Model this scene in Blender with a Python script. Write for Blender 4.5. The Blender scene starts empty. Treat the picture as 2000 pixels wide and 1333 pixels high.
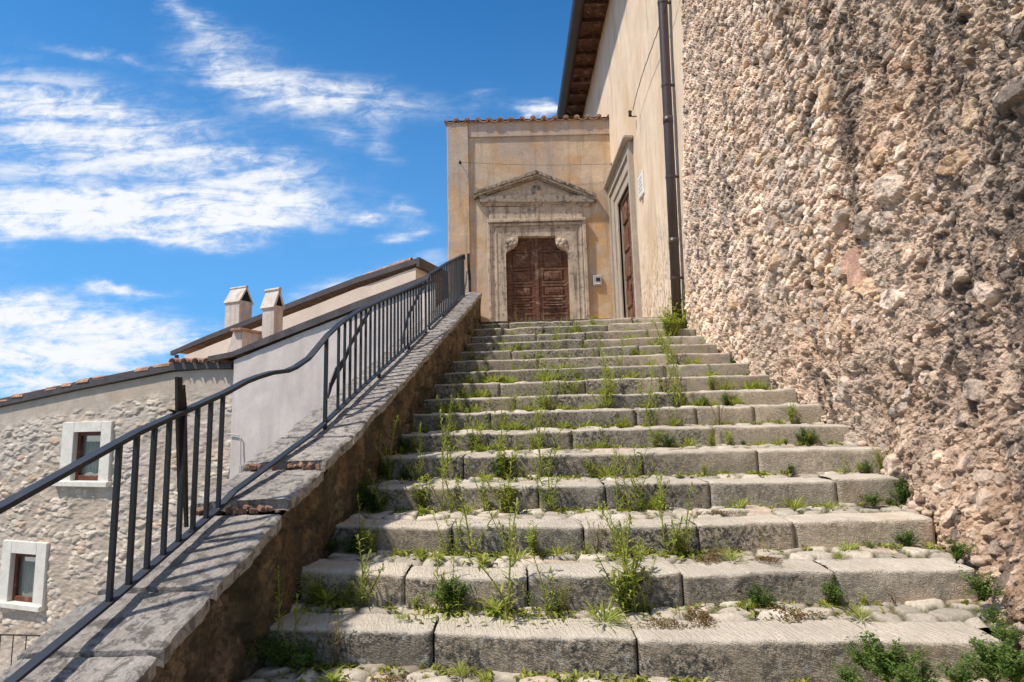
import bpy, math, random
import numpy as np
from mathutils import Vector, Matrix
random.seed(7); RNG = np.random.default_rng(7)
S = bpy.context.scene; COL = S.collection

# ---------------------------------------------------------------- camera
FOC, PITCH, ROLL = 1147.0, 0.1328, -0.0252          # focal length in pixels of a 2000 px wide frame
f_ = np.array([0, math.cos(PITCH), math.sin(PITCH)]); u0 = np.array([0, -math.sin(PITCH), math.cos(PITCH)]); r0 = np.array([1.0, 0, 0])
R_ = math.cos(ROLL)*r0 + math.sin(ROLL)*u0; U_ = -math.sin(ROLL)*r0 + math.cos(ROLL)*u0
cd = bpy.data.cameras.new('camera'); cam = bpy.data.objects.new('camera', cd); COL.objects.link(cam)
cd.sensor_width = 36; cd.lens = FOC/2000*36; cd.clip_end = 3000; cd.clip_start = 0.02
cam.matrix_world = Matrix(((R_[0], U_[0], -f_[0], 0), (R_[1], U_[1], -f_[1], 0), (R_[2], U_[2], -f_[2], 0), (0, 0, 0, 1)))
S.camera = cam
# ---------------------------------------------------------------- light
SUN_EL, SUN_AZ = math.radians(57), math.radians(247)     # azimuth clockwise from +Y: from the left, a little behind
sv = Vector((math.cos(SUN_EL)*math.sin(SUN_AZ), math.cos(SUN_EL)*math.cos(SUN_AZ), math.sin(SUN_EL)))
sl = bpy.data.lights.new('sun', 'SUN'); sl.energy = 4.4; sl.angle = math.radians(2.0); sl.color = (1, .93, .84)
so = bpy.data.objects.new('sun', sl); COL.objects.link(so); so.rotation_euler = sv.to_track_quat('Z', 'Y').to_euler()
S.view_settings.view_transform = 'Standard'; S.view_settings.look = 'None'; S.view_settings.gamma = 1
S.view_settings.use_curve_mapping = False; S.view_settings.exposure = 0.26
S.render.engine = 'CYCLES'; S.cycles.max_bounces = 5; S.cycles.use_denoising = True

class NT:
    """small helper round a node tree"""
    def __init__(s, tree): s.t = tree; s.n = tree.nodes; s.l = tree.links
    def new(s, typ, **kw):
        n = s.n.new(typ)
        for k, v in kw.items(): setattr(n, k, v)
        return n
    def put(s, node, key, v):
        sock = node.inputs[key]
        if isinstance(v, bpy.types.NodeSocket): s.l.new(v, sock)
        elif v is not None: sock.default_value = v
    def math(s, op, a, b=None, c=None, clamp=False):
        n = s.new('ShaderNodeMath', operation=op, use_clamp=clamp)
        s.put(n, 0, a); s.put(n, 1, b)
        if c is not None: s.put(n, 2, c)
        return n.outputs[0]
    def mix(s, f, a, b, blend='MIX'):
        n = s.new('ShaderNodeMix', data_type='RGBA', blend_type=blend)
        s.put(n, 0, f)
        for k, v in ((6, a), (7, b)):
            if isinstance(v, (tuple, list)) and len(v) == 3: v = (*v, 1)
            s.put(n, k, v)
        return n.outputs[2]
    def noise(s, vec, scale, detail=4, rough=.6, dist=0):
        n = s.new('ShaderNodeTexNoise'); s.put(n, 'Vector', vec); s.put(n, 'Scale', scale); s.put(n, 'Detail', detail); s.put(n, 'Roughness', rough); s.put(n, 'Distortion', dist)
        return n.outputs[0]
    def ramp(s, v, lo, hi, a=0.0, b=1.0, smooth=True):
        n = s.new('ShaderNodeMapRange'); n.interpolation_type = 'SMOOTHSTEP' if smooth else 'LINEAR'
        for k, x in ((0, v), (1, lo), (2, hi), (3, a), (4, b)): s.put(n, k, x)
        return n.outputs[0]
    def mapping(s, vec, scale=(1, 1, 1), rot=(0, 0, 0), loc=(0, 0, 0)):
        n = s.new('ShaderNodeMapping'); s.put(n, 'Vector', vec); s.put(n, 'Scale', scale); s.put(n, 'Rotation', rot); s.put(n, 'Location', loc)
        return n.outputs[0]

w = bpy.data.worlds.new('World'); S.world = w; w.use_nodes = True
W = NT(w.node_tree); W.n.clear()
sky = W.new('ShaderNodeTexSky', sky_type='NISHITA'); sky.sun_disc = False; sky.sun_elevation = SUN_EL; sky.sun_rotation = SUN_AZ
sky.air_density = 1.0; sky.dust_density = 0.2; sky.ozone_density = 4.0; sky.altitude = 1300
gen = W.new('ShaderNodeTexCoord').outputs['Generated']
sep = W.new('ShaderNodeSeparateXYZ'); W.put(sep, 0, gen)
yc_ = W.math('MAXIMUM', sep.outputs[1], .08); az = W.math('DIVIDE', sep.outputs[0], yc_); elv = W.math('DIVIDE', sep.outputs[2], yc_); el = W.math('ARCSINE', sep.outputs[2])
def wcomb(a, b, c=0.0):
    n = W.new('ShaderNodeCombineXYZ'); W.put(n, 0, a); W.put(n, 1, b); W.put(n, 2, c); return n.outputs[0]
ae = wcomb(az, elv)
def px_dir(x, y):
    d = f_*FOC + R_*(x-1000) + U_*(666.5-y); return d[0]/d[1], d[2]/d[1]      # slope to the side and slope upwards of a direction
# streaky cirrus: soft elongated banks (azimuth, elevation, half length, half width, tilt, strength)
BANKS = [(170, 405, 300, 38, -3, 1.3), (480, 425, 175, 40, 2, 1.35), (320, 462, 120, 16, -6, 1.0), (40, 440, 120, 30, 0, .9), (330, 300, 220, 75, -14, .95), (500, 335, 140, 45, -10, .8), (70, 215, 210, 85, -10, 1.0), (190, 230, 60, 35, 0, .5),
         (430, 110, 110, 60, -40, .75), (350, 20, 90, 20, -35, .6), (200, 108, 110, 14, -14, .55), (560, 180, 150, 50, -16, .95), (710, 195, 140, 40, -10, .85), (90, 330, 160, 25, -4, .55),
         (80, 610, 240, 30, -6, 1.05), (300, 650, 170, 26, -8, 1.0), (60, 690, 240, 40, 0, 1.1), (60, 760, 240, 40, 0, 1.0), (210, 566, 45, 11, -4, .95), (285, 572, 60, 10, -4, .7), (690, 545, 90, 18, 2, .8), (620, 580, 90, 16, 6, .6), (718, 428, 26, 13, 0, .9),
         (795, 415, 34, 26, 20, .7), (790, 461, 48, 14, 6, .95), (1045, 212, 50, 14, -4, 1.1), (745, 285, 36, 50, 0, .5), (665, 268, 40, 18, -8, .5), (930, 192, 50, 22, 8, .4), (860, 520, 90, 20, 0, .5), (-500, 300, 450, 160, -6, .8), (-500, 650, 450, 120, 0, 1.0)]
tot = None; solid = None
warp = W.noise(W.mapping(ae, (4, 10, 1)), 1.0, 6, .6)
warp2 = W.noise(W.mapping(ae, (5, 9, 1), loc=(7, 3, 0)), 1.0, 5, .6)
azw = W.math('ADD', az, W.math('MULTIPLY', W.math('SUBTRACT', warp, .5), .20)); elw = W.math('ADD', elv, W.math('MULTIPLY', W.math('SUBTRACT', warp2, .5), .09))
for (bx, by, hl, hw, tilt, st) in BANKS:
    a0, e0 = px_dir(bx, by); a1, e1 = px_dir(bx+10, by); k = (a1-a0)/10; t = math.radians(tilt)
    da = W.math('SUBTRACT', azw, a0); de = W.math('SUBTRACT', elw, e0)
    uu = W.math('ADD', W.math('MULTIPLY', da, math.cos(t)/(hl*k)), W.math('MULTIPLY', de, math.sin(t)/(hl*k)))
    vv = W.math('ADD', W.math('MULTIPLY', da, -math.sin(t)/(hw*k)), W.math('MULTIPLY', de, math.cos(t)/(hw*k)))
    g = W.math('EXPONENT', W.math('MULTIPLY', W.math('ADD', W.math('MULTIPLY', uu, uu), W.math('MULTIPLY', vv, vv)), -1.0))
    if st > 1.04: solid = g if solid is None else W.math('ADD', solid, g)
    g = W.math('MULTIPLY', g, st); tot = g if tot is None else W.math('ADD', tot, g)
stk = W.noise(W.mapping(ae, (4.5, 22, 1), rot=(0, 0, math.radians(7))), 1.3, 10, .64, .8)
stk2 = W.noise(W.mapping(ae, (26, 44, 1), rot=(0, 0, math.radians(-30))), 1.0, 8, .68, .5)
stk = W.math('ADD', W.math('MULTIPLY', stk, .62), W.math('MULTIPLY', stk2, .38))
tot = W.math('MINIMUM', W.math('MULTIPLY', tot, 1.12), 1.3)
dens = W.math('MULTIPLY', tot, W.ramp(stk, .34, .66, .25, 1.15))
dens = W.math('ADD', dens, W.math('MULTIPLY', W.math('MINIMUM', solid, 1.0), W.ramp(stk, .30, .60, .15, .60)))
dens = W.ramp(dens, .03, 1.5, 0, 1.0)
dens = W.math('MAXIMUM', dens, W.ramp(sep.outputs[1], .05, -.35, 0, .35))      # unseen cloud added behind and overhead to whiten the fill light
haze = W.ramp(el, 0.0, .80, .72, .0)
skyc = W.mix(1.0, sky.outputs[0], (.30, 1.02, 1.40), 'MULTIPLY')
bgsky = W.new('ShaderNodeBackground'); W.put(bgsky, 0, skyc); W.put(bgsky, 1, .105)
bgcl = W.new('ShaderNodeBackground'); W.put(bgcl, 0, (.86, .88, .92, 1)); W.put(bgcl, 1, .92)
bghz = W.new('ShaderNodeBackground'); W.put(bghz, 0, (.17, .44, .86, 1)); W.put(bghz, 1, .9)
m0 = W.new('ShaderNodeMixShader'); W.put(m0, 0, haze); W.put(m0, 1, bgsky.outputs[0]); W.put(m0, 2, bghz.outputs[0])
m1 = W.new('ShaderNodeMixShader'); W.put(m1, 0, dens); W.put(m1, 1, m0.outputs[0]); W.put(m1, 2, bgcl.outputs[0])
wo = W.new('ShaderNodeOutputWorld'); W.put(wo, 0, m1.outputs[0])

# ---------------------------------------------------------------- helpers
def tag(o, label=None, cat=None, group=None, kind=None):
    for k, v in (('label', label), ('category', cat), ('group', group), ('kind', kind)):
        if v: o[k] = v
    return o
def empty(name, loc=(0, 0, 0), parent=None):
    o = bpy.data.objects.new(name, None); COL.objects.link(o); o.location = loc; o.empty_display_size = .1
    if parent: o.parent = parent
    return o
def ray(x, y): return f_*FOC + R_*(x-1000) + U_*(666.5-y)
def on(x, y, n, c):
    n = np.array(n, float); d = ray(x, y); return d*((n@np.array(c, float))/(n@d))
def onX(x, y, X): return on(x, y, (1, 0, 0), (X, 0, 0))
def onY(x, y, Y): return on(x, y, (0, 1, 0), (0, Y, 0))
def onZ(x, y, Z): return on(x, y, (0, 0, 1), (0, 0, Z))

def hsh(ix, iy, seed):
    h = (ix.astype(np.int64)*374761393 + iy.astype(np.int64)*668265263 + seed*1442695041) & 0xffffffff
    h = ((h ^ (h >> 13))*1274126177) & 0xffffffff; h = ((h ^ (h >> 16))*2246822519) & 0xffffffff
    return ((h ^ (h >> 15)) & 0xffffff)/float(0x1000000)
def vn(x, y, seed=0):
    ix = np.floor(x); iy = np.floor(y); fx = x-ix; fy = y-iy; fx = fx*fx*fx*(fx*(fx*6-15)+10); fy = fy*fy*fy*(fy*(fy*6-15)+10)
    a = hsh(ix, iy, seed); b = hsh(ix+1, iy, seed); c = hsh(ix, iy+1, seed); d = hsh(ix+1, iy+1, seed)
    return (a+(b-a)*fx)*(1-fy) + (c+(d-c)*fx)*fy
def fbm(x, y, o=4, seed=0, gain=.5):
    x = np.asarray(x, float); y = np.asarray(y, float); s = 0; a = 1; t = 0
    for i in range(o): s = s + a*(vn(x*2**i+i*17.3, y*2**i-i*9.1, seed+i)-.5); t += a; a *= gain
    return s/t*2                                            # about -1..1
def vor(x, y, seed=0, jit=.85):
    ix = np.floor(x); iy = np.floor(y); F1 = np.full(x.shape, 9.0); F2 = np.full(x.shape, 9.0); ca = np.zeros(x.shape); cb = np.zeros(x.shape); dx1 = np.zeros(x.shape); dy1 = np.zeros(x.shape)
    for i in (-1, 0, 1):
        for j in (-1, 0, 1):
            gx = ix+i; gy = iy+j; qx = gx+.5+(hsh(gx, gy, seed)-.5)*jit; qy = gy+.5+(hsh(gx, gy, seed+11)-.5)*jit
            dx = x-qx; dy = y-qy; d = np.sqrt(dx*dx+dy*dy); m = d < F1
            F2 = np.where(m, F1, np.minimum(F2, d)); F1 = np.where(m, d, F1)
            ca = np.where(m, gx, ca); cb = np.where(m, gy, cb); dx1 = np.where(m, dx, dx1); dy1 = np.where(m, dy, dy1)
    return F1, F2, ca, cb, dx1, dy1
def sst(x, a, b):
    t = np.clip((x-a)/(b-a), 0, 1); return t*t*(3-2*t)
def lerp(a, b, t): return a+(b-a)*t
def mixc(c1, c2, t): return c1 + (c2-c1)*t[..., None]

class Acc:
    """collects grids and loose polygons, then links them as ONE mesh object"""
    def __init__(s): s.v = []; s.q = []; s.c = []; s.n = 0; s.poly = []; s.mi = []
    def grid(s, P, C=None, flip=False):
        a, b = P.shape[:2]; idx = np.arange(a*b).reshape(a, b)+s.n
        q = np.stack([idx[:-1, :-1], idx[1:, :-1], idx[1:, 1:], idx[:-1, 1:]], -1).reshape(-1, 4)
        if flip: q = q[:, ::-1]
        s.v.append(P.reshape(-1, 3)); s.q.append(q); s.n += a*b
        s.c.append(np.ones((a*b, 4)) if C is None else (C.reshape(-1, 4) if C.shape[-1] == 4 else np.concatenate([C.reshape(-1, 3), np.ones((a*b, 1))], 1)))
        return s
    def box(s, c, size, rz=0.0, M=None, col=(1, 1, 1, 1), taper=0.0, bev=0.0):
        x, y, z = [d/2 for d in size]; t = 1-taper
        if bev <= 0: V = [(-x, -y, -z), (x, -y, -z), (x, y, -z), (-x, y, -z), (-x*t, -y*t, z), (x*t, -y*t, z), (x*t, y*t, z), (-x*t, y*t, z)]; Fs = [(0, 3, 2, 1), (4, 5, 6, 7), (0, 1, 5, 4), (1, 2, 6, 5), (2, 3, 7, 6), (3, 0, 4, 7)]
        else:
            V = []; Fs = []
            bm = None
            e = bev
            ring = [(-x+e, -y), (x-e, -y), (x, -y+e), (x, y-e), (x-e, y), (-x+e, y), (-x, y-e), (-x, -y+e)]
            inn = [(px*(1-e/x), py*(1-e/y)) for px, py in ring]
            for zz, rr in ((-z, inn), (-z+e, ring), (z-e, ring), (z, inn)):
                V += [(px, py, zz) for px, py in rr]
            Fs.append(tuple(range(7, -1, -1))); Fs.append(tuple(range(24, 32)))
            for k in range(3):
                for i in range(8): j = (i+1) % 8; Fs.append((k*8+i, k*8+j, k*8+8+j, k*8+8+i))
        if M is None: M = Matrix.Rotation(rz, 3, 'Z')
        V = [tuple(M @ Vector(v) + Vector(c)) for v in V]
        return s.polys(V, Fs, col)
    def polys(s, V, Fs, col=(1, 1, 1, 1)):
        V = np.array([tuple(v) for v in V], float).reshape(-1, 3)
        for f in Fs: s.poly.append([i+s.n for i in f])
        s.v.append(V); s.c.append(np.tile(np.array(col, float)[None, :], (len(V), 1))); s.n += len(V); return s
    def tube(s, pts, r, seg=8, col=(1, 1, 1, 1), caps=True):
        pts = [np.array(p, float) for p in pts]; n = len(pts); rs = r if hasattr(r, '__len__') else [r]*n; V = []
        for i, p in enumerate(pts):
            d = pts[min(i+1, n-1)]-pts[max(i-1, 0)]; d = d/(np.linalg.norm(d)+1e-9)
            a = np.cross(d, (0, 0, 1.0) if abs(d[2]) < .9 else (0, 1.0, 0)); a /= np.linalg.norm(a); b = np.cross(d, a)
            for k in range(seg): t = 2*math.pi*k/seg; V.append(p+rs[i]*(a*math.cos(t)+b*math.sin(t)))
        Fs = []
        for i in range(n-1):
            for k in range(seg): k2 = (k+1) % seg; Fs.append((i*seg+k, i*seg+k2, (i+1)*seg+k2, (i+1)*seg+k))
        if caps: Fs.append(tuple(range(seg))[::-1]); Fs.append(tuple(range((n-1)*seg, n*seg)))
        return s.polys(V, Fs, col)
    def bar(s, pts, wvec, tvec, col=(1, 1, 1, 1)):
        """flat bar along pts: half width vector and half thickness vector"""
        wv = np.array(wvec, float); tv = np.array(tvec, float); V = []
        for p in pts:
            p = np.array(p, float)
            V += [p-wv-tv, p+wv-tv, p+wv+tv, p-wv+tv]
        Fs = [(3, 2, 1, 0)]; n = len(pts)
        for i in range(n-1):
            for k in range(4): k2 = (k+1) % 4; Fs.append((i*4+k, i*4+k2, i*4+4+k2, i*4+4+k))
        Fs.append(((n-1)*4, (n-1)*4+1, (n-1)*4+2, (n-1)*4+3))
        return s.polys(V, Fs, col)
    def prism(s, outline, ext, col=(1, 1, 1, 1)):
        """closed outline of 3D points swept along ext"""
        n = len(outline); e = np.array(ext, float); V = [np.array(p, float) for p in outline]; V += [p+e for p in V]
        Fs = [tuple(range(n)), tuple(range(2*n-1, n-1, -1))] + [(i, i+n, (i+1) % n+n, (i+1) % n) for i in range(n)]
        return s.polys(V, Fs, col)
    def build(s, name, mat, parent=None, smooth=False, loc=None):
        V = np.concatenate(s.v); Cc = np.concatenate(s.c)
        Q = np.concatenate(s.q) if s.q else np.zeros((0, 4), int)
        loops = np.concatenate([Q.reshape(-1)] + [np.array(sum(s.poly, []), int)]) if s.poly else Q.reshape(-1)
        tots = np.concatenate([np.full(len(Q), 4), np.array([len(p) for p in s.poly], int)]).astype(int)
        starts = np.concatenate([[0], np.cumsum(tots)[:-1]]).astype(int)
        me = bpy.data.meshes.new(name)
        if loc is not None: V = V-np.array(loc)
        me.vertices.add(len(V)); me.vertices.foreach_set('co', V.astype(np.float32).reshape(-1))
        me.loops.add(len(loops)); me.loops.foreach_set('vertex_index', loops.astype(np.int32))
        me.polygons.add(len(tots)); me.polygons.foreach_set('loop_start', starts.astype(np.int32)); me.polygons.foreach_set('loop_total', tots.astype(np.int32))
        me.polygons.foreach_set('use_smooth', np.full(len(tots), bool(smooth)))
        me.update(calc_edges=True); me.validate()
        at = me.color_attributes.new('Col', 'FLOAT_COLOR', 'POINT'); at.data.foreach_set('color', Cc.astype(np.float32).reshape(-1))
        me.materials.append(mat)
        o = bpy.data.objects.new(name, me); COL.objects.link(o)
        if loc is not None: o.location = loc
        if parent: o.parent = parent
        return o

def fixnormals(o):
    import bmesh
    bm = bmesh.new(); bm.from_mesh(o.data); bmesh.ops.recalc_face_normals(bm, faces=bm.faces); bm.to_mesh(o.data); bm.free(); return o

# ---------------------------------------------------------------- materials
def material(name, base=(.5, .5, .5), vcol=False, rough=.85, var=.25, vscale=3.0, fine=40.0, finev=.12, bump=.3, bscale=60.0, bdist=.004, dark=None, streak=None, metallic=0.0, lichen=False, chisel=0.0, spec=.3, extra=None):
    m = bpy.data.materials.new(name); m.use_nodes = True; N = NT(m.node_tree); N.n.clear()
    out = N.new('ShaderNodeOutputMaterial'); b = N.new('ShaderNodeBsdfPrincipled'); N.l.new(b.outputs[0], out.inputs[0])
    co = N.new('ShaderNodeTexCoord').outputs['Object']
    if vcol:
        at = N.new('ShaderNodeVertexColor', layer_name='Col'); c = at.outputs[0]; alpha = at.outputs[1]
        if base != (.5, .5, .5): c = N.mix(1.0, c, base, 'MULTIPLY')
    else: c = N.mix(0.0, base, base)
    n1 = N.noise(co, vscale, 6, .62, .4)
    v = N.ramp(n1, .28, .72, 1-var, 1+var, False)
    n2 = N.noise(co, fine, 5, .7)
    v = N.math('MULTIPLY', v, N.ramp(n2, .3, .7, 1-finev, 1+finev, False))
    cc = N.new('ShaderNodeCombineXYZ'); [N.put(cc, i, v) for i in range(3)]
    c = N.mix(1.0, c, cc.outputs[0], 'MULTIPLY')
    if dark:                                                # (colour, scale, lo, hi, amount)
        col, sc, lo, hi, am = dark
        k = N.math('MULTIPLY', N.ramp(N.noise(co, sc, 7, .7, .6), lo, hi), am); c = N.mix(k, c, col)
    if streak:
        col, sc, lo, hi, am = streak
        k = N.math('MULTIPLY', N.ramp(N.noise(N.mapping(co, (1, 1, .12)), sc, 6, .65, .3), lo, hi), am); c = N.mix(k, c, col)
    if lichen:                                              # alpha of the attribute says how much crust the stone carries
        a = N.ramp(N.noise(co, 46, 6, .75, .4), .41, .56); a2 = N.ramp(N.noise(co, 8, 6, .68), .36, .58)
        k = N.math('MULTIPLY', N.math('MULTIPLY', a, N.math('ADD', N.math('MULTIPLY', a2, .7), .3)), N.math('SUBTRACT', 1.0, alpha))
        c = N.mix(k, c, (.05, .046, .04))
        k3 = N.math('MULTIPLY', N.ramp(N.noise(co, 21, 5, .7, .8), .56, .64), N.math('SUBTRACT', 1.0, alpha)); c = N.mix(N.math('MULTIPLY', k3, .6), c, (.42, .41, .37))
    if extra: c = extra(N, co, c)
    N.l.new(c, b.inputs['Base Color']); b.inputs['Roughness'].default_value = rough; b.inputs['Metallic'].default_value = metallic
    b.inputs['Specular IOR Level'].default_value = spec
    if bump > 0:
        h = N.noise(co, bscale, 8, .7)
        if chisel > 0:
            wv = N.new('ShaderNodeTexWave', wave_type='BANDS', bands_direction='DIAGONAL'); N.put(wv, 'Vector', N.mapping(co, (1, .2, 1.6))); N.put(wv, 'Scale', 26); N.put(wv, 'Distortion', 12); N.put(wv, 'Detail', 3); N.put(wv, 'Detail Scale', 1.3)
            h = N.math('ADD', h, N.math('MULTIPLY', wv.outputs['Fac'], chisel))
        bn = N.new('ShaderNodeBump'); N.put(bn, 'Height', h); bn.inputs['Strength'].default_value = bump; bn.inputs['Distance'].default_value = bdist
        N.l.new(bn.outputs[0], b.inputs['Normal'])
    return m
M = {}
M['rubble'] = material('rubble masonry', vcol=True, base=(1.46, 1.29, 1.17), var=.2, vscale=7, fine=55, finev=.32, bump=1.0, bscale=55, bdist=.016)
M['step'] = material('step limestone', vcol=True, base=(1.10, 1.06, .99), var=.16, vscale=4, fine=90, finev=.16, bump=.8, bscale=60, bdist=.008, lichen=True, chisel=.35)
M['cobble'] = material('tread cobbles', vcol=True, base=(1.12, 1.07, 1.0), var=.15, vscale=6, fine=70, finev=.12, bump=.7, bscale=50, bdist=.006, lichen=True)
def cop_extra(N, co, c):
    k = N.ramp(N.noise(co, 30, 5, .7, .8), .58, .66); c = N.mix(N.math('MULTIPLY', k, .7), c, (.44, .42, .38))
    k = N.ramp(N.noise(N.mapping(co, (1, .4, 1)), 3, 6, .7), .45, .65); c = N.mix(N.math('MULTIPLY', k, .40), c, (.20, .175, .155)); return c
M['coping'] = material('coping limestone', (.35, .31, .27), var=.2, vscale=7, fine=70, finev=.3, bump=1.0, bscale=45, bdist=.012, dark=((.085, .075, .065), 20, .47, .60, .8), extra=cop_extra)
M['parapet'] = material('old brown render', vcol=True, base=(.80, .76, .71), dark=((.045, .038, .028), 24, .46, .60, .75), var=.35, vscale=6, fine=45, finev=.4, bump=1.0, bscale=34, bdist=.022, streak=((.06, .048, .034), 9, .48, .68, .7))
def plaster_extra(N, co, c):
    k = N.ramp(N.noise(N.mapping(co, (1, .8, .5)), 1.1, 6, .6, .5), .42, .62); c = N.mix(N.math('MULTIPLY', k, .75), c, (.56, .36, .175))
    k = N.ramp(N.noise(N.mapping(co, (1.4, 1.4, .3), loc=(4, 2, 1)), 2.2, 6, .65), .50, .66); c = N.mix(N.math('MULTIPLY', k, .5), c, (.50, .46, .42))
    k = N.ramp(N.noise(co, 13, 6, .75, 1.2), .60, .70); c = N.mix(N.math('MULTIPLY', k, .35), c, (.22, .15, .08))
    return c
def ochre_extra(N, co, c):
    k = N.ramp(N.noise(N.mapping(co, (1, 1, .7)), 1.5, 8, .68, .8), .46, .62); c = N.mix(N.math('MULTIPLY', k, .6), c, (.54, .31, .13))
    k = N.ramp(N.noise(N.mapping(co, (1, 1, .55), loc=(3, 1, 7)), 2.4, 8, .7, .8), .50, .64); c = N.mix(N.math('MULTIPLY', k, .55), c, (.46, .375, .315))
    k = N.ramp(N.noise(co, 8, 8, .78, 1.2), .56, .68); c = N.mix(N.math('MULTIPLY', k, .6), c, (.22, .145, .08))
    k = N.ramp(N.noise(N.mapping(co, (1, 1, .08)), 5, 6, .65), .50, .68); c = N.mix(N.math('MULTIPLY', k, .55), c, (.30, .23, .17))
    return c
M['ochre'] = material('ochre facade render', vcol=True, base=(1.0, .98, .96), var=.16, vscale=2.2, fine=22, finev=.14, bump=.7, bscale=22, bdist=.012, extra=ochre_extra)
def side_extra(N, co, c):
    k = N.ramp(N.noise(N.mapping(co, (1, .6, .22)), 1.6, 6, .6, .5), .45, .65); c = N.mix(N.math('MULTIPLY', k, .6), c, (.60, .40, .22))
    sp = N.new('ShaderNodeSeparateXYZ'); N.put(sp, 0, co)
    low = N.ramp(sp.outputs[2], 1.6, 3.9, 1.0, 0.0)
    k = N.math('MULTIPLY', N.ramp(N.noise(N.mapping(co, (1, 1, .6)), 9, 7, .75, 1.0), .49, .58), low); c = N.mix(N.math('MULTIPLY', k, .8), c, (.16, .13, .10))
    return c
M['sideplaster'] = material('church side render', (.74, .57, .40), var=.12, vscale=1.6, fine=25, finev=.08, bump=.35, bscale=24, bdist=.006, extra=side_extra, streak=((.36, .29, .22), 4.5, .50, .70, .6))
M['portal'] = material('portal limestone', (.52, .41, .305), var=.3, vscale=4, fine=35, finev=.18, bump=.6, bscale=35, bdist=.008, dark=((.09, .07, .055), 9, .50, .66, .7), streak=((.11, .09, .07), 6, .50, .68, .75))
M['pediment'] = material('weathered cornice stone', (.36, .29, .22), var=.3, vscale=6, fine=30, finev=.25, bump=.9, bscale=26, bdist=.015, dark=((.06, .05, .042), 6, .45, .62, .85))
M['jamb'] = material('side door limestone', (.42, .355, .28), var=.15, vscale=4, fine=35, finev=.12, bump=.4, bscale=35, bdist=.006, streak=((.2, .17, .14), 5, .55, .7, .5))
def wood(name, base, dk, r=.7):
    m = bpy.data.materials.new(name); m.use_nodes = True; N = NT(m.node_tree); b = N.n['Principled BSDF']; co = N.new('ShaderNodeTexCoord').outputs['Object']
    g = N.noise(N.mapping(co, (9, 9, 60)), 1.0, 6, .7, .5); c = N.mix(N.ramp(g, .35, .65), base, dk)
    g2 = N.noise(co, 5, 6, .7, .6); c = N.mix(N.math('MULTIPLY', N.ramp(g2, .50, .68), .65), c, (.36, .26, .18))
    N.l.new(c, b.inputs['Base Color']); b.inputs['Roughness'].default_value = r; b.inputs['Specular IOR Level'].default_value = .25
    bn = N.new('ShaderNodeBump'); N.put(bn, 'Height', g); bn.inputs['Strength'].default_value = .5; bn.inputs['Distance'].default_value = .004; N.l.new(bn.outputs[0], b.inputs['Normal'])
    return m
M['door'] = wood('weathered brown door', (.19, .085, .048), (.07, .030, .018))
M['doorlight'] = wood('side door wood', (.20, .085, .045), (.10, .042, .025))
M['winwood'] = wood('window wood', (.16, .045, .022), (.09, .028, .015), .45)
M['soffit'] = wood('eaves boards', (.11, .05, .027), (.045, .022, .014))
M['iron'] = material('dark painted iron', (.017, .020, .026), var=.25, vscale=9, fine=60, finev=.2, bump=.25, bscale=90, bdist=.001, rough=.5, spec=.4, dark=((.060, .034, .020), 11, .58, .68, .7))
M['rust'] = material('rusted iron', (.028, .022, .020), var=.4, vscale=20, fine=90, finev=.3, bump=.8, bscale=60, bdist=.004, rough=.8)
M['pipe'] = material('brown painted pipe', (.060, .040, .036), var=.2, vscale=3, fine=30, finev=.1, bump=.1, rough=.4, spec=.5)
M['gutter'] = material('dark gutter metal', (.022, .020, .021), var=.25, vscale=3, fine=30, finev=.1, bump=.1, rough=.45, spec=.5)
M['fascia'] = material('brown fascia', (.085, .072, .070), var=.3, vscale=4, fine=20, finev=.15, bump=.3, rough=.6)
M['tile'] = material('terracotta tile', (.38, .215, .145), var=.45, vscale=7, fine=30, finev=.2, bump=.5, bscale=30, bdist=.006, dark=((.45, .38, .28), 8, .5, .66, .7))
M['housestone'] = material('house stonework', vcol=True, base=(1.14, 1.04, .93), var=.14, vscale=4, fine=26, finev=.10, bump=.4, bscale=30, bdist=.008)
M['houseplaster'] = material('pale house render', (.62, .54, .49), var=.10, vscale=1.4, fine=14, finev=.06, bump=.35, bscale=14, bdist=.008, dark=((.46, .40, .37), 1.2, .5, .7, .5), streak=((.44, .39, .35), 3.5, .46, .66, .55))
M['upperplaster'] = material('cream house render', (.66, .56, .45), var=.10, vscale=1.4, fine=14, finev=.06, bump=.3, bscale=14, bdist=.008)
M['chimney'] = material('chimney render', (.58, .51, .44), streak=((.30, .25, .21), 6, .48, .66, .6), dark=((.34, .29, .24), 4, .5, .66, .5), var=.15, vscale=3, fine=16, finev=.1, bump=.5, bscale=16, bdist=.01)
M['whitestone'] = material('white window stone', (.72, .67, .58), var=.12, vscale=5, fine=30, finev=.12, bump=.4, bscale=30, bdist=.005)
M['white'] = material('white enamel', (.75, .73, .69), var=.08, vscale=10, fine=30, finev=.05, bump=.05, rough=.4)
M['greyplastic'] = material('grey plastic', (.42, .41, .38), var=.05, bump=.05, rough=.4)
M['black'] = material('black hole', (.012, .011, .010), var=.1, bump=0)
M['screen'] = material('dark glass screen', (.03, .035, .035), var=.05, bump=0, rough=.15)
M['curtain'] = material('net curtain', (.36, .40, .37), var=.1, vscale=10, bump=.2, rough=.9)
M['ground'] = material('village ground', (.22, .20, .16), var=.35, vscale=.3, fine=3, finev=.2, bump=.5, bscale=4, bdist=.05, dark=((.07, .09, .035), .2, .45, .6, .8))
M['soil'] = material('soil', (.09, .065, .04), var=.4, vscale=8, fine=50, bump=.8, bscale=40, bdist=.01)
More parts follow.
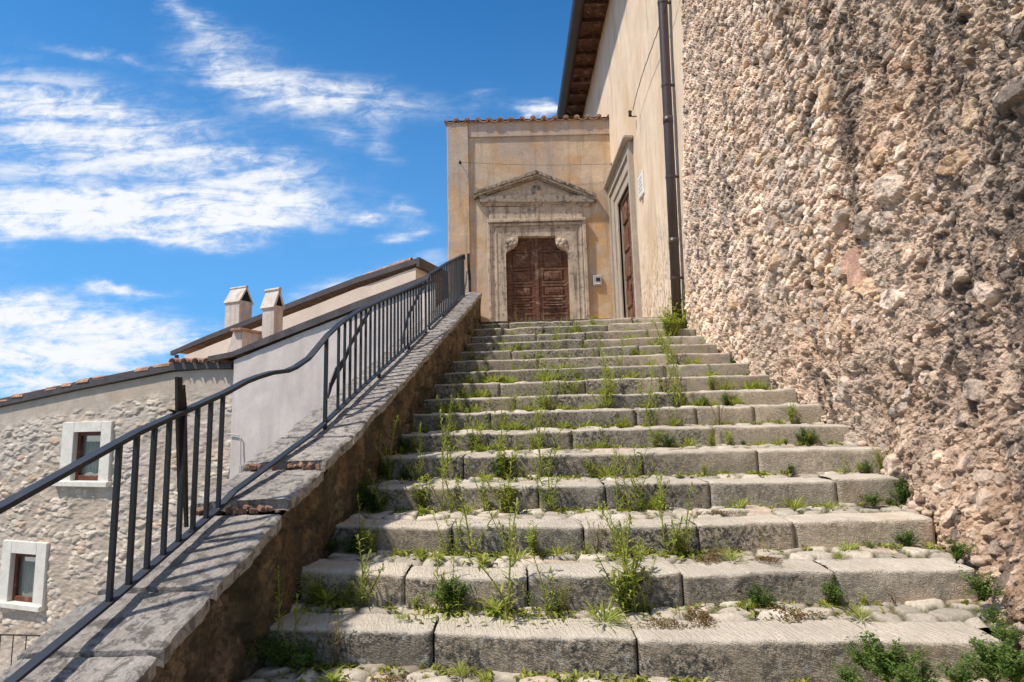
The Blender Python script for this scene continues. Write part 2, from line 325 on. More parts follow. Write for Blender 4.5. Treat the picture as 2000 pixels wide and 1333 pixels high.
def glassmat():
    m = bpy.data.materials.new('window glass'); m.use_nodes = True; b = m.node_tree.nodes['Principled BSDF']
    b.inputs['Base Color'].default_value = (.9, .95, .95, 1); b.inputs['Roughness'].default_value = .04; b.inputs['Transmission Weight'].default_value = 1.0; b.inputs['IOR'].default_value = 1.45
    return m
M['glass'] = glassmat()
def leafmat(name, c1, c2, c3=None, sc=4):
    m = bpy.data.materials.new(name); m.use_nodes = True; N = NT(m.node_tree); N.n.clear(); out = N.new('ShaderNodeOutputMaterial')
    oi = N.new('ShaderNodeObjectInfo'); co = N.new('ShaderNodeNewGeometry')
    n = N.noise(co.outputs['Position'], sc*8, 3, .6); at = N.new('ShaderNodeVertexColor', layer_name='Col')
    c = N.mix(N.ramp(n, .35, .65), c1, c2); c = N.mix(N.math('MULTIPLY', oi.outputs['Random'], .45), c, c3 or c1)
    c = N.mix(1.0, c, at.outputs[0], 'MULTIPLY')
    d = N.new('ShaderNodeBsdfPrincipled'); N.put(d, 'Base Color', c); d.inputs['Roughness'].default_value = .55; d.inputs['Specular IOR Level'].default_value = .3
    t = N.new('ShaderNodeBsdfTranslucent'); N.put(t, 0, N.mix(1.0, c, (1.3, 1.5, .6), 'MULTIPLY')); mx = N.new('ShaderNodeMixShader'); N.put(mx, 0, .38); N.put(mx, 1, d.outputs[0]); N.put(mx, 2, t.outputs[0]); N.l.new(mx.outputs[0], out.inputs[0])
    return m
M['leaf'] = leafmat('fresh weed leaf', (.24, .29, .055), (.36, .39, .095), (.36, .34, .09))
M['leafdark'] = leafmat('dark weed leaf', (.07, .13, .03), (.13, .20, .05), (.10, .14, .03))
M['leafred'] = leafmat('reddish creeper leaf', (.16, .075, .04), (.13, .13, .035), (.20, .10, .06))
M['leafdry'] = leafmat('dry weed', (.20, .17, .07), (.25, .20, .12), (.20, .16, .08))
M['petal'] = material('yellow petal', (.75, .42, .02), var=.1, bump=0)

# ---------------------------------------------------------------- stair geometry in plan
H, T, PH = .155, .4122, .0936
DZ = [-.007, -.008, -.014, -.006, .006, .002, .003, -.008, .001, .001, .003, 0, .003, 0, .007, -.007]
ZK = {k: -.8662+k*H+DZ[k] for k in range(16)}; ZK[16] = 1.54
for k in range(-8, 0): ZK[k] = ZK[0]+k*.16
LINE = {0: [(-1.06, 2.74), (-.37, 2.63), (-.03, 2.56), (.58, 2.47), (.93, 2.43), (1.86, 2.38)], 1: [(-1.06, 3.08), (-.45, 2.93), (-.03, 2.83), (.68, 2.83), (1.12, 2.85), (2.1, 2.82)],
        2: [(-1.02, 3.48), (-.45, 3.33), (-.03, 3.26), (.78, 3.21), (1.29, 3.23), (2.23, 3.23)], 3: [(-.99, 3.92), (-.4, 3.85), (-.02, 3.79), (1.55, 3.69), (2.36, 3.68)]}
LR = {4: ((-.95, 4.29), (2.46, 3.96)), 5: ((-.92, 4.7), (2.54, 4.39)), 6: ((-.84, 5.11), (2.53, 4.79)), 7: ((-.8, 5.53), (2.5, 5.2)), 8: ((-.8, 5.94), (2.45, 5.62)), 9: ((-.75, 6.35), (2.44, 6.04)), 10: ((-.72, 6.75), (2.41, 6.46)),
      11: ((-.66, 7.16), (2.43, 6.88)), 12: ((-.59, 7.56), (2.43, 7.29)), 13: ((-.49, 7.97), (2.45, 7.71)), 14: ((-.47, 8.37), (2.42, 8.13)), 15: ((-.42, 8.79), (2.38, 8.56)), 16: ((-.45, 9.22), (2.45, 9.0))}
for k, v in LR.items(): LINE[k] = list(v)
for k in range(-8, 0): LINE[k] = [(-1.12-.02*(-k), LINE[0][0][1]+k*.40), (1.9, LINE[0][-1][1]+k*.40)]
def step_y(k, x):
    p = LINE[k]; xs = [a[0] for a in p]; ys = [a[1] for a in p]
    y = np.interp(x, xs, ys); s0 = (ys[1]-ys[0])/(xs[1]-xs[0]); s1 = (ys[-1]-ys[-2])/(xs[-1]-xs[-2])
    return np.where(x < xs[0], ys[0]+(x-xs[0])*s0, np.where(x > xs[-1], ys[-1]+(x-xs[-1])*s1, y))
def xin(y): return .106*y-1.387                          # inner face of the parapet
def zstair(y): return np.interp(y, [-.7, 2.6, 9.0], [-2.15, -.87, 1.54])
def wall_base_x(y): return np.interp(y, [0, 2.0, 2.4, 2.8, 3.2, 3.65, 4.0, 4.4, 8.0], [1.9, 1.93, 1.95, 2.14, 2.26, 2.38, 2.47, 2.5, 2.46])

# joints read off the photograph: x pixel on each riser
JP = {0: [843, 1228, 1685], 1: [790, 1024, 1320, 1610], 2: [880, 1135, 1355, 1540], 3: [1050, 1180, 1385, 1630], 4: [905, 1255, 1483], 5: [925, 1120, 1400], 6: [960, 1247, 1368, 1483], 7: [1010, 1195, 1345], 8: [980, 1150, 1300],
      9: [953, 1098, 1310], 10: [1058, 1335], 11: [1005, 1180, 1260], 12: [970, 1150, 1300], 13: [1055, 1155, 1280], 14: [988, 1070, 1200], 15: [1000, 1130, 1250]}
def joints(k):
    x0 = LINE[k][0][0]-.10; x1 = LINE[k][-1][0]+.02
    if k in (0, 1, 2, 3): x1 = LINE[k][-1][0]
    if k in JP:
        ym = (LINE[k][0][1]+LINE[k][-1][1])/2; xs = []
        for px in JP[k]:
            y = ym
            for _ in range(4): X = onY(px, 900, y)[0]; y = float(step_y(k, np.array(X)))
            xs.append(X)
        return [x0]+xs+[x1]
    xs = [x0]
    while xs[-1] < x1-.9: xs.append(xs[-1]+random.uniform(.5, .95))
    return xs+[x1]
stairs = empty('stone_staircase', (0.7, 2.5, -1))
tag(stairs, 'worn limestone staircase overgrown with weeds rising to the church door', 'staircase')
base_cols = np.array([(.40, .36, .30), (.44, .385, .31), (.35, .325, .285), (.46, .405, .33), (.38, .34, .28)])
for k in range(-8, 17):
    A = Acc(); js = joints(k); near = k in (0, 1, 2, 3); res = .012 if k <= 1 else (.016 if k <= 4 else .028)
    if k < 0: res = .04 if k < -1 else .02
    hh = (ZK[k]-ZK[k-1] if (k-1) in ZK else .16)+.035
    for bi in range(len(js)-1):
        a, b = js[bi]+.004, js[bi+1]-.004; n = max(6, int((b-a)/res)); xs = np.linspace(a, b, n)
        dep = .20+random.uniform(0, .03)
        rz = np.linspace(-hh, -.022, max(4, int(hh/res)))
        prof = [(0.0, z) for z in rz]+[(.002, -.008), (.007, -.002), (.016, 0)]+[(d, 0) for d in np.linspace(.05, dep, max(3, int(.2/res/1.5)))]+[(dep+.004, -.012), (dep+.006, -.06)]
        prof = np.array(prof)
        X, D = np.meshgrid(xs, prof[:, 0], indexing='ij'); _, Z = np.meshgrid(xs, prof[:, 1], indexing='ij')
        X = X.copy(); D = D.copy(); Z = Z.copy(); sd = 100+k*37+bi*7
        wear = .010*fbm(xs*2.2+k*5, xs*0, 3, sd+20); rd, rzof, tl, ty = random.uniform(-.010, .010), random.uniform(-.007, .004), random.uniform(-.008, .008), random.uniform(-.012, .012)
        s_ = prof[:, 0]+prof[:, 1]+hh
        SS = np.tile(s_, (n, 1)); dis = fbm(X*9, SS*9, 4, sd)*.006 + fbm(X*38, SS*38, 3, sd+3)*.0028
        nose = np.exp(-((prof[:, 0])**2+(prof[:, 1])**2)/.03**2)[None, :]
        chip = np.maximum(0, fbm(xs*7, xs*0+k*3.1, 3, sd+5)-.15)*.03
        onfront = (prof[:, 1] < -.004)[None, :]
        D = D + np.where(onfront, dis, 0) + nose*(chip[:, None]*.6+.004*fbm(xs*14, xs*0, 3, sd+8)[:, None]); Z = Z + np.where(onfront, 0, dis) - nose*(chip[:, None]*.45+.002*(1+fbm(xs*11, xs*0+5, 3, sd+9)[:, None]))
        en = np.minimum(xs-a, b-xs); er = np.clip(1-en/.010, 0, 1)**2*.009
        D = D+er[:, None]*onfront; Z = Z-er[:, None]*.7*(~onfront)
        tt = ((xs-(a+b)/2)/(b-a))[:, None]
        Y = step_y(k, X)+D+rd+tt*ty; Zw = ZK[k]+Z+rzof+tt*tl-np.abs(wear)[:, None]*sst(prof[:, 1], -.06, -.003)[None, :]
        P = np.stack([X, Y, Zw], -1)
        # end caps: fold the first and last columns back into the joint
        c0 = P[0].copy(); c0[:, 1] += .06; c1 = P[-1].copy(); c1[:, 1] += .06
        P = np.concatenate([c0[None], P, c1[None]], 0)
        bc = base_cols[random.randrange(5)]*random.uniform(.78, 1.08)
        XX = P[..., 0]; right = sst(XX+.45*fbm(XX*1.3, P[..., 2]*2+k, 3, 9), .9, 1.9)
        C = np.tile(bc, XX.shape+(1,)); C = mixc(C*np.array([.80, .77, .73]), C*np.array([1.10, 1.04, .97]), right)  # risers stained, darker leftwards; part of their shade is put into this colour
        front = np.concatenate([[0], (~onfront[0]).astype(float)*0, [0]])[:0]
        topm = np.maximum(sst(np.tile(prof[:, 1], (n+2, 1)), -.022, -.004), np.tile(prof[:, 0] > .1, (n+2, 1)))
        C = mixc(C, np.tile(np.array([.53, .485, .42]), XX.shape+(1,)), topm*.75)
        pk = sst(fbm(XX*4, P[..., 2]*6+k, 3, 55), .25, .5)*right*.5; C = mixc(C, np.tile(np.array([.50, .36, .27]), XX.shape+(1,)), pk)
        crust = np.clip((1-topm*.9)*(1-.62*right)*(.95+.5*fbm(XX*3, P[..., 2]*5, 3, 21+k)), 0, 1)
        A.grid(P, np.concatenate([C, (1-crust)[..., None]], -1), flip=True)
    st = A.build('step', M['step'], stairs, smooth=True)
    # tread paving behind the kerb stones
    if k < 16:
        x0 = LINE[k][0][0]-.1; x1 = float(wall_base_x(LINE[k][-1][1]+.2))+.12
        r2 = .012 if k in (0, 1, 2) else (.02 if k in (-1, 3) else .04)
        xs = np.arange(x0, x1, r2); us = np.linspace(.19, 1.04, max(5, int(.34/r2)))
        X, Uu = np.meshgrid(xs, us, indexing='ij'); ya = step_y(k, X); yb = step_y(k+1, X); Y = ya+.225+(yb+.03-ya-.225)*(Uu-.19)/.85-.03*(Uu < .20)
        
        wx = X+.03*fbm(X*6, Y*6, 2, 4); wy = Y+.03*fbm(X*6+9, Y*6, 2, 5)
        F1, F2, ca, cb, dx, dy = vor(wx/.15, wy/.105, 33+k); e = F2-F1
        gap = 1-sst(e, .05, .26)
        rnd = hsh(ca, cb, 7); rn2 = hsh(ca, cb, 8)
        Z = ZK[k]+.006+(rnd-.5)*.018+dx*(hsh(ca, cb, 9)-.5)*.03+dy*(hsh(ca, cb, 10)-.5)*.03-gap*.022+.004*fbm(X*25, Y*25, 3, 6)-(.008)*sst(Uu, .35, .19)-.028*sst(Uu, .23, .19)
        cs = np.array([.46, .425, .375])*(.72+.5*rnd)[..., None]*np.array([1, .98, .94])
        cs = mixc(cs, np.tile(np.array([.55, .42, .34]), X.shape+(1,)), sst(rn2, .8, .95)*.6)
        soil = np.array([.075, .078, .03])
        C = mixc(cs, np.tile(soil, X.shape+(1,)), sst(gap, .3, .9)*.9)
        dirt = sst(fbm(X*3, Y*5, 3, 71+k), .1, .5)*sst(Uu, .45, .95); C = mixc(C, np.tile(np.array([.13, .10, .06]), X.shape+(1,)), dirt*.7)
        A = Acc(); A.grid(np.stack([X, Y, Z], -1), np.concatenate([C, (.75*np.ones(X.shape))[..., None]], -1))
        A.build('tread_paving', M['cobble'], st, smooth=True)
# landing in front of the doors
A = Acc(); X, Y = np.meshgrid(np.linspace(-.95, 2.5, 60), np.linspace(9.15, 13.75, 70), indexing='ij'); F1, F2, ca, cb, dx, dy = vor(X/.35, Y/.3, 5)
g = 1-sst(F2-F1, .03, .12); Z = 1.538-.015*g+(hsh(ca, cb, 3)-.5)*.01; C = mixc(np.array([.46, .42, .36])*(.85+.3*hsh(ca, cb, 7))[..., None], np.tile(np.array([.12, .10, .06]), X.shape+(1,)), g)
A.grid(np.stack([X, Y, Z], -1), C); A.build('landing', M['cobble'], stairs, smooth=True)
# masonry body under stairs and landing
A = Acc(); prof = [(-2, -7), (-2, -2.6), (2.6, -1.3), (9.0, 1.2), (13.6, 1.45), (13.6, -7)]
A.prism([(-1.25+.0*y, y, z) for y, z in prof[:3]+[(8.9, 1.2), (8.9, -7)]], (4.0, 0, 0)); A.box((.8, 11.3, -2.75), (3.5, 4.8, 8.5)); fixnormals(A.build('stair_body', M['soil'], stairs))

for c_ in stairs.children: c_.location = -Vector(stairs.location)
# ---------------------------------------------------------------- parapet wall with coping
par = empty('parapet_wall', (-1.2, 3, -1)); tag(par, 'low sloping parapet of brown render with grey stone coping, left of the stairs', 'wall')
def zcop(y): return -.414+.39*(y-2.76)
ys = np.concatenate([np.arange(-1.5, 1.6, .05), np.arange(1.6, 4, .012), np.arange(4, 8.78, .025)])
vs = np.linspace(0, 1, 110)
Y, V = np.meshgrid(ys, vs, indexing='ij'); zt = zcop(Y)-.055; zb = zstair(Y)-.5; Z = zb+(zt-zb)*V
dist = Z-zstair(Y)
rel = fbm(Y*3, Z*3, 5, 401)*.024+fbm(Y*14, Z*14, 5, 402, .65)*.016
F1, F2, ca, cb, dx, dy = vor(Y/.24+.25*fbm(Y*3, Z*3, 2, 1), Z/.16, 403); stn = sst(F2-F1, .05, .3)
peel = sst(fbm(Y*1.7, Z*2.6, 5, 404, .6)-.35*(dist-.22), .02, .10)
hgt = rel*(1-.3*peel)+peel*(-.034+.034*stn*(.4+hsh(ca, cb, 2)))
P = np.stack([xin(Y)+hgt-.012, Y-0*Y, Z], -1)
C = np.tile(np.array([.225, .145, .075]), Y.shape+(1,)); C = mixc(C, np.tile(np.array([.30, .215, .125]), Y.shape+(1,)), sst(fbm(Y*2.3, Z*1.2, 4, 405), -.1, .4)); C = mixc(C, np.tile(np.array([.10, .075, .045]), Y.shape+(1,)), sst(fbm(Y*4, Z*1.4, 5, 406), .05, .4)*.85)
C = mixc(C, np.array([.19, .14, .10])*(.5+1.3*hsh(ca, cb, 5))[..., None], peel*.85); C = mixc(C, np.tile(np.array([.06, .065, .03]), Y.shape+(1,)), sst(fbm(Y*5, Z*3, 4, 407)-.9*(dist-.12), .0, .4)*.7); C = mixc(C, np.tile(np.array([.34, .26, .17]), Y.shape+(1,)), sst(fbm(Y*6, Z*8, 4, 408), .25, .5)*.6)
A = Acc(); A.grid(P, C, flip=True)
# outer face, end face
Yo, Vo = np.meshgrid(np.arange(-1.5, 8.79, .12), np.linspace(0, 1, 60), indexing='ij'); Zo = -7+(zcop(Yo)-.055+7)*Vo
Po = np.stack([xin(Yo)-.40+.015*fbm(Yo*3, Zo*3, 4, 8), Yo, Zo], -1); A.grid(Po, np.tile(np.array([.30, .25, .19]), Yo.shape+(1,)))
e0 = np.array([[[xin(8.76)-.40, 8.775, z], [xin(8.76)-.012, 8.775, z]] for z in np.linspace(.5, zcop(8.77)-.055, 20)]); e0[:, 1, 0] += .02*np.array([random.random() for _ in range(20)]); A.grid(e0, np.tile(np.array([.2, .15, .1]), (20, 2, 1)), flip=True)
A.build('wall_body', M['parapet'], par, smooth=True)
# coping slabs, each a rough-edged tilted stone
cuts = [-1.4, -.8, -.3, .25, .8, 1.25, 1.62, 1.99, 2.29, 2.80, 3.22, 3.62, 4.1, 4.55, 5.05, 5.5, 6.0, 6.45, 6.95, 7.4, 7.9, 8.35, 8.80]
for i in range(len(cuts)-1):
    a, b = cuts[i]+.006, cuts[i+1]-.006; n = max(8, int((b-a)/.018)); wN = 26
    if 2.2 < b < 2.95: b -= .02
    yy = np.linspace(a, b, n); ww = np.linspace(0, 1, wN); Y, Wd = np.meshgrid(yy, ww, indexing='ij')
    xi = xin(Y)+.018; xo = xin(Y)-.43 if True else 0
    rag = lambda yv, sd: .014*fbm(yv*6, yv*0+sd, 4, sd)+.010*fbm(yv*26, yv*0+sd, 3, sd)
    X = xi+rag(Y, i+3)+(xo+rag(Y, i+40)-xi-rag(Y, i+3))*Wd
    Ze = zcop(Y)+.005*fbm(X*7, Y*7, 4, i)+.0035*fbm(X*30, Y*30, 3, i+9)
    tl = 0.0
    if cuts[i] == 2.80: tl = .050*(1-(Y-a)/(b-a))-.004            # the slab that lies flatter, its lower end proud
    elif cuts[i] == 3.22: tl = .032*(1-(Y-a)/(b-a))
    else: tl = random.uniform(-.004, .006)
    Ze = Ze+tl; th = .05
    ed = np.minimum(Wd, 1-Wd)*.43; Ze = Ze-.008*np.clip(1-ed/.015, 0, 1)**2
    Yr = Y+np.where(Y == a, 1, 0)*0+(.006+.010*fbm(X*8, X*0+i, 3, i+70))*np.where(np.abs(Y-a) < 1e-6, 1, 0)*(3 if cuts[i] in (2.80, 3.22) else 1)
    top = np.stack([X, Yr, Ze], -1); bot = top.copy(); bot[..., 2] -= th
    A = Acc(); A.grid(top, flip=True); A.grid(bot)
    A.grid(np.stack([top[0], bot[0]], 0), flip=False); A.grid(np.stack([top[-1], bot[-1]], 0), flip=True)
    A.grid(np.stack([top[:, 0], bot[:, 0]], 0), flip=True); A.grid(np.stack([top[:, -1], bot[:, -1]], 0))
    o = fixnormals(A.build('coping_slab', M['coping'], par))
    for p in o.data.polygons: p.use_smooth = False
# loose mortar under the raised slabs
A = Acc()
for i in range(46):
    base = 2.80 if i < 26 else 3.22; t = random.random(); y = base+random.uniform(.0, .03); r = random.uniform(.008, .022)
    c = np.array([xin(y)-.40*t+.0, y-.008, zcop(y)-.004+random.uniform(0, .02)]); Mx = Matrix.Rotation(random.random()*6, 3, Vector((random.random(), random.random(), 1)))
    A.box(c, (r*2, r*1.6, r*1.2), M=Mx, taper=.3, bev=.002)
A.build('mortar_rubble', material('crumbled brick mortar', (.26, .15, .10), var=.4, vscale=20, bump=.8, bscale=50), par)

for c_ in par.children: c_.location = -Vector(par.location)
# ---------------------------------------------------------------- iron railing on the coping
OFF = .20
def off_(y): return float(np.interp(y, [2.75, 3.75], [.26, .20]))
def rl(y, dz, out=0.0): return np.array([xin(y)-off_(y)-out, y, zcop(y)+dz])
def rz_(y, z, out=0.0): return np.array([xin(y)-off_(y)-out, y, z])
rail = empty('iron_railing', tuple(rl(3.7, 0))); tag(rail, 'dark iron railing with flat handrail and thin balusters running up the parapet', 'railing')
inv = -np.array(rl(3.7, 0))
def rbuild(A, name, mat='iron', **kw):
    o = A.build(name, M[mat], rail, **kw); o.location = inv; return o
hand = [(-1.0, -1.24), (.4, -.69), (1.1, -.415), (1.71, -.21), (2.22, -.01), (2.765, .162), (2.92, .225), (3.02, .255), (3.14, .285), (3.29, .307), (3.38, .335), (3.52, .40), (3.63, .48), (3.75, .57), (3.95, .68), (4.28, .83), (4.9, 1.05), (5.6, 1.295), (6.25, 1.53)]
WV = np.array([1, -.106, 0])*.021
A = Acc(); A.bar([rz_(y, z+.0) for y, z in hand], WV, (0, 0, .006)); A.bar([rz_(y, z-.011) for y, z in hand], WV*.55, (0, 0, .005)); rbuild(A, 'handrail')
A = Acc(); h2 = [(6.27, 1.535), (6.33, 1.60), (6.43, 1.645), (7.4, 2.04), (8.47, 2.445), (8.50, 2.43), (8.505, 2.38)]; A.bar([rz_(y, z) for y, z in h2], WV, (0, 0, .006)); A.bar([rz_(y, z-.011) for y, z in h2[1:5]], WV*.55, (0, 0, .005)); rbuild(A, 'handrail')
bot = [(-1.0, .09), (1.0, .09), (1.78, .085), (2.13, .065), (2.74, .052), (2.85, .072), (3.2, .056), (3.38, .05), (3.55, .04), (3.74, .045), (4.5, .05), (6.25, .035)]
def zbot(y): return zcop(y)+float(np.interp(y, [b[0] for b in bot], [b[1] for b in bot])) if y < 6.3 else zcop(y)+.03
A = Acc(); A.bar([rz_(y, zbot(y)) for y, _ in bot], WV*.9, (0, 0, .0055)); rbuild(A, 'bottom_rail')
A = Acc(); A.bar([rz_(6.36, zbot(6.4)), rz_(8.47, zbot(8.4))], WV*.9, (0, 0, .0055)); rbuild(A, 'bottom_rail')
def zhand(y):
    hh = hand if y < 6.26 else h2[:5]
    return float(np.interp(y, [h[0] for h in hh], [h[1] for h in hh]))
bal = list(np.linspace(2.135, 2.745, 8))+[3.735]+list(np.arange(3.93, 6.08, .102))+[6.25]+[6.40]+list(np.arange(6.52, 8.4, .098))+[8.47]
bal += list(np.arange(.25, 1.0, .0843))
POSTS = (3.735, 6.25, 6.40, 8.47)
for y in bal:
    post = y in POSTS; A = Acc(); hw = .0085 if not post else .011
    zb_ = zbot(y)-.002 if not post else zcop(y)-.03
    A.bar([rz_(y, zb_), rz_(y+random.uniform(-.003, .003), zhand(y)-.012)], WV/.021*hw, (0, hw, 0)); rbuild(A, 'post' if post else 'baluster')
for y in (4.75, 5.6, 7.1, 7.9, 1.2):
    A = Acc(); A.bar([rz_(y, zcop(y)-.03), rz_(y, zbot(y))], WV/.021*.012, (0, .012, 0)); rbuild(A, 'foot')
# flat curved braces behind the balusters
def onrail(x, y, out): return on(x, y, (1, -.106, 0), (-1.387-OFF-out, 0, 0))
def brace(pts, wd, out=.03):
    P = [onrail(x, y, out) for x, y in pts]; P = [p for p in P]
    A = Acc(); V = []
    n = len(P); nrm = np.array([1, -.106, 0])
    for i, p in enumerate(P):
        d = P[min(i+1, n-1)]-P[max(i-1, 0)]; d /= np.linalg.norm(d); s_ = np.cross(d, nrm); s_ /= np.linalg.norm(s_); wv = wd[i]*s_
        V += [p-wv-.004*nrm, p+wv-.004*nrm, p+wv+.004*nrm, p-wv+.004*nrm]
    Fs = [(3, 2, 1, 0)]+[(i*4+a, i*4+(a+1) % 4, i*4+4+(a+1) % 4, i*4+4+a) for i in range(n-1) for a in range(4)]+[((n-1)*4, (n-1)*4+1, (n-1)*4+2, (n-1)*4+3)]
    A.polys(V, Fs); return fixnormals(rbuild(A, 'brace'))
brace([(641, 778), (646, 752), (656, 728), (672, 705), (685, 672), (700, 645), (712, 625), (722, 608)], [.004, .022, .030, .022, .017, .018, .020, .008])
brace([(786, 672), (789, 650), (796, 620), (806, 600), (818, 575), (832, 556)], [.010, .022, .024, .018, .018, .012])
# finial post near the facade: a bent flat iron
A = Acc(); zz = zcop(8.72)
pf = [(8.72, zz+.62), (8.72, zz+.45), (8.74, zz+.36), (8.78, zz+.30), (8.80, zz+.22), (8.80, zz-.03)]
A.bar([rz_(y, z, -.03) for y, z in pf], WV*1.0, (0, .006, 0)); rbuild(A, 'end_post')
A = Acc(); A.bar([rz_(8.47, zbot(8.4)), rz_(8.55, zz+.03), rz_(8.66, zz+.16), rz_(8.73, zz+.34)], WV*.6, (0, 0.004, .008)); rbuild(A, 'brace')
# broken rusty iron post outside the railing
rp = empty('iron_post', tuple(onrail(360, 1000, .07))); tag(rp, 'broken rusty iron post with ragged top, behind the lower balusters', 'post'); inv2 = -onrail(360, 1000, .07)
def rpbar(pts, w, name='upright'):
    A = Acc(); P = [onrail(x, y, .07) for x, y in pts]; nrm = np.array([1, -.106, 0]); s_ = np.array([.1, 1, 0]); V = []
    for p, ww in zip(P, w): V += [p-ww*s_-.006*nrm, p+ww*s_-.006*nrm, p+ww*s_+.006*nrm, p-ww*s_+.006*nrm]
    n = len(P); Fs = [(3, 2, 1, 0)]+[(i*4+a, i*4+(a+1) % 4, i*4+4+(a+1) % 4, i*4+4+a) for i in range(n-1) for a in range(4)]+[((n-1)*4, (n-1)*4+1, (n-1)*4+2, (n-1)*4+3)]
    A.polys(V, Fs); o = fixnormals(A.build(name, M['rust'], rp)); o.location = inv2
rpbar([(349, 737), (349, 800), (351, 900), (350, 962)], [.016, .015, .012, .004])
rpbar([(358, 752), (357, 790), (360, 860), (362, 960), (364, 1030)], [.004, .018, .012, .010, .006], 'rod')
rpbar([(330, 800), (345, 806), (368, 812)], [.010, .014, .006], 'bracket')

# ---------------------------------------------------------------- rough rubble wall on the right
nY, nZ = 640, 860
t = np.linspace(0, 1, nY); inv_ = 1/2.1+(1/8.16-1/2.1)*t; ys = 1/inv_                      # dense near the camera
ys = np.concatenate([np.linspace(-.6, 2.05, 60), ys])
vv = np.concatenate([np.linspace(0, 1, nZ-160), 1+np.linspace(0.005, 1, 160)])
Y, V = np.meshgrid(ys, vv, indexing='ij')
zb = zstair(Y)-.45; zt = np.maximum(Y, 1.5)*.86+.5; ZT = np.maximum(zt+.8, 8.6)
Z = np.where(V <= 1, zb+(zt-zb)*V, zt+(ZT-zt)*(V-1))
bx = wall_base_x(Y); hs = np.maximum(Z-zstair(Y), 0)
Xb = 2.44-(2.44-bx)*np.exp(-(hs/.55)**1.4)*1.0
wY = Y+.05*fbm(Y*5, Z*5, 4, 301); wZ = Z+.05*fbm(Y*5+7, Z*5, 4, 302)
q = wZ+.35*wY                                            # courses of cobbles slope a little
cobz = sst(.8*fbm(Y*1.1, Z*1.1, 4, 313)+.95*sst(Y, 3.7, 4.7)*sst(Z, .2, 1.3)-.45, -.15, .25)      # where the cobbles show best
WOB = fbm(Y*22, Z*22, 3, 340)
def pebbles(F1, F2, ca, cb, r_lo, r_hi, present):
    rad = (r_lo+(r_hi-r_lo)*hsh(ca, cb, 31))*(1+.30*WOB); d = np.clip(1-(F1/rad)**2, 0, 1)*sst(F2-F1, .0, .16); return np.minimum(1, np.sqrt(np.clip(d*1.9, 0, 1)))*present
F1, F2, ca, cb, dx, dy = vor(wY/.21, wZ/.16, 311); big = pebbles(F1, F2, ca, cb, .38, .62, hsh(ca, cb, 1) > .87+.10*cobz)
G1, G2, ga, gb, gx, gy = vor(wY/.108, q/.078, 312); s1 = hsh(ga, gb, 1); s2 = hsh(ga, gb, 2); small = pebbles(G1, G2, ga, gb, .36, .68, s1 > .74-.66*cobz)
K1, K2, ka, kb, kx, ky = vor(wY/.052, q/.042, 314); k1 = hsh(ka, kb, 1); tiny = pebbles(K1, K2, ka, kb, .36, .62, k1 > .45)
tilt1 = dx*(hsh(ca, cb, 3)-.5)+dy*(hsh(ca, cb, 4)-.5)*1.2; tilt2 = gx*(hsh(ga, gb, 3)-.5)+gy*(hsh(ga, gb, 4)-.7)
stone = np.clip(1.6*np.maximum(big, small), 0, 1)
rough = fbm(Y*2.2, Z*2.2, 5, 315, .6)*.055+(fbm(Y*16, Z*10, 5, 316, .72)*.025+(1-np.abs(fbm(Y*10, Z*5, 5, 317, .7))*1.6)**2*.018)*(1-.88*stone)
hgt = rough+big*(.035+.03*hsh(ca, cb, 5)+tilt1*.06)+(1-np.clip(big*1.5, 0, 1))*small*(.014+.018*s2+.010*cobz+tilt2*.045)+(1-stone)*tiny*(.008+.008*k1)
hgt = hgt+.009*fbm(Y*26, Z*26, 4, 328)*stone
pits = sst(fbm(Y*6.5, Z*5, 5, 318, .65), .28, .45); hgt = hgt-pits*.045*(1-.8*stone)
hgt = hgt+.008*fbm(Y*55, Z*50, 3, 319, .7)*(1-.6*stone)
Yb = 8.1-.95*np.clip((Z-1.5)/5, 0, 1.3)+.06*fbm(Z*3, Z*0, 4, 330); edge = sst(Y, Yb+.06, Yb-.10); hgt = (hgt+.01)*edge
Xw = Xb-hgt+.07*(1-edge)
sb = (.62+.5*s2)*(.92+.20*cobz); st_c = np.stack([.62*sb, .53*sb, .43*sb], -1)
st_c = mixc(st_c, np.tile(np.array([.46, .44, .41]), Y.shape+(1,)), sst(hsh(ga, gb, 16), .75, .9)*.55); st_c = mixc(st_c, np.tile(np.array([.56, .43, .25]), Y.shape+(1,)), sst(hsh(ga, gb, 26), .86, .95)*.6); st_c = mixc(st_c, np.tile(np.array([.55, .40, .30]), Y.shape+(1,)), sst(hsh(ga, gb, 6), .75, .95)*.6)
bg_c = np.stack([.50*(.75+.45*hsh(ca, cb, 7)), .43*(.75+.45*hsh(ca, cb, 7)), .36*(.74+.45*hsh(ca, cb, 7))], -1)
bg_c = mixc(bg_c, np.tile(np.array([.60, .42, .24]), Y.shape+(1,)), (hsh(ca, cb, 8) > .85)*.6)
mo = np.tile(np.array([.40, .30, .215]), Y.shape+(1,)); mo = mixc(mo, np.tile(np.array([.40, .335, .27]), Y.shape+(1,)), sst(fbm(Y*1.1, Z*1.1, 4, 320), -.2, .35))
mo = mixc(mo, np.tile(np.array([.26, .18, .12]), Y.shape+(1,)), sst(fbm(Y*9, Z*7, 5, 321, .65), .05, .4)*.6)
ti_c = np.array([.50, .42, .33])*(.7+.55*k1)[..., None]; C = mixc(mo, ti_c, sst(tiny, .2, .6)*.6); C = mixc(C, st_c, sst(small, .12, .4)); C = mixc(C, bg_c, sst(big, .1, .35))
grey = sst(fbm(Y*1.4+3, Z*.9, 4, 322), .0, .45); C = mixc(C, C*np.array([.80, .83, .86]), grey*.8)
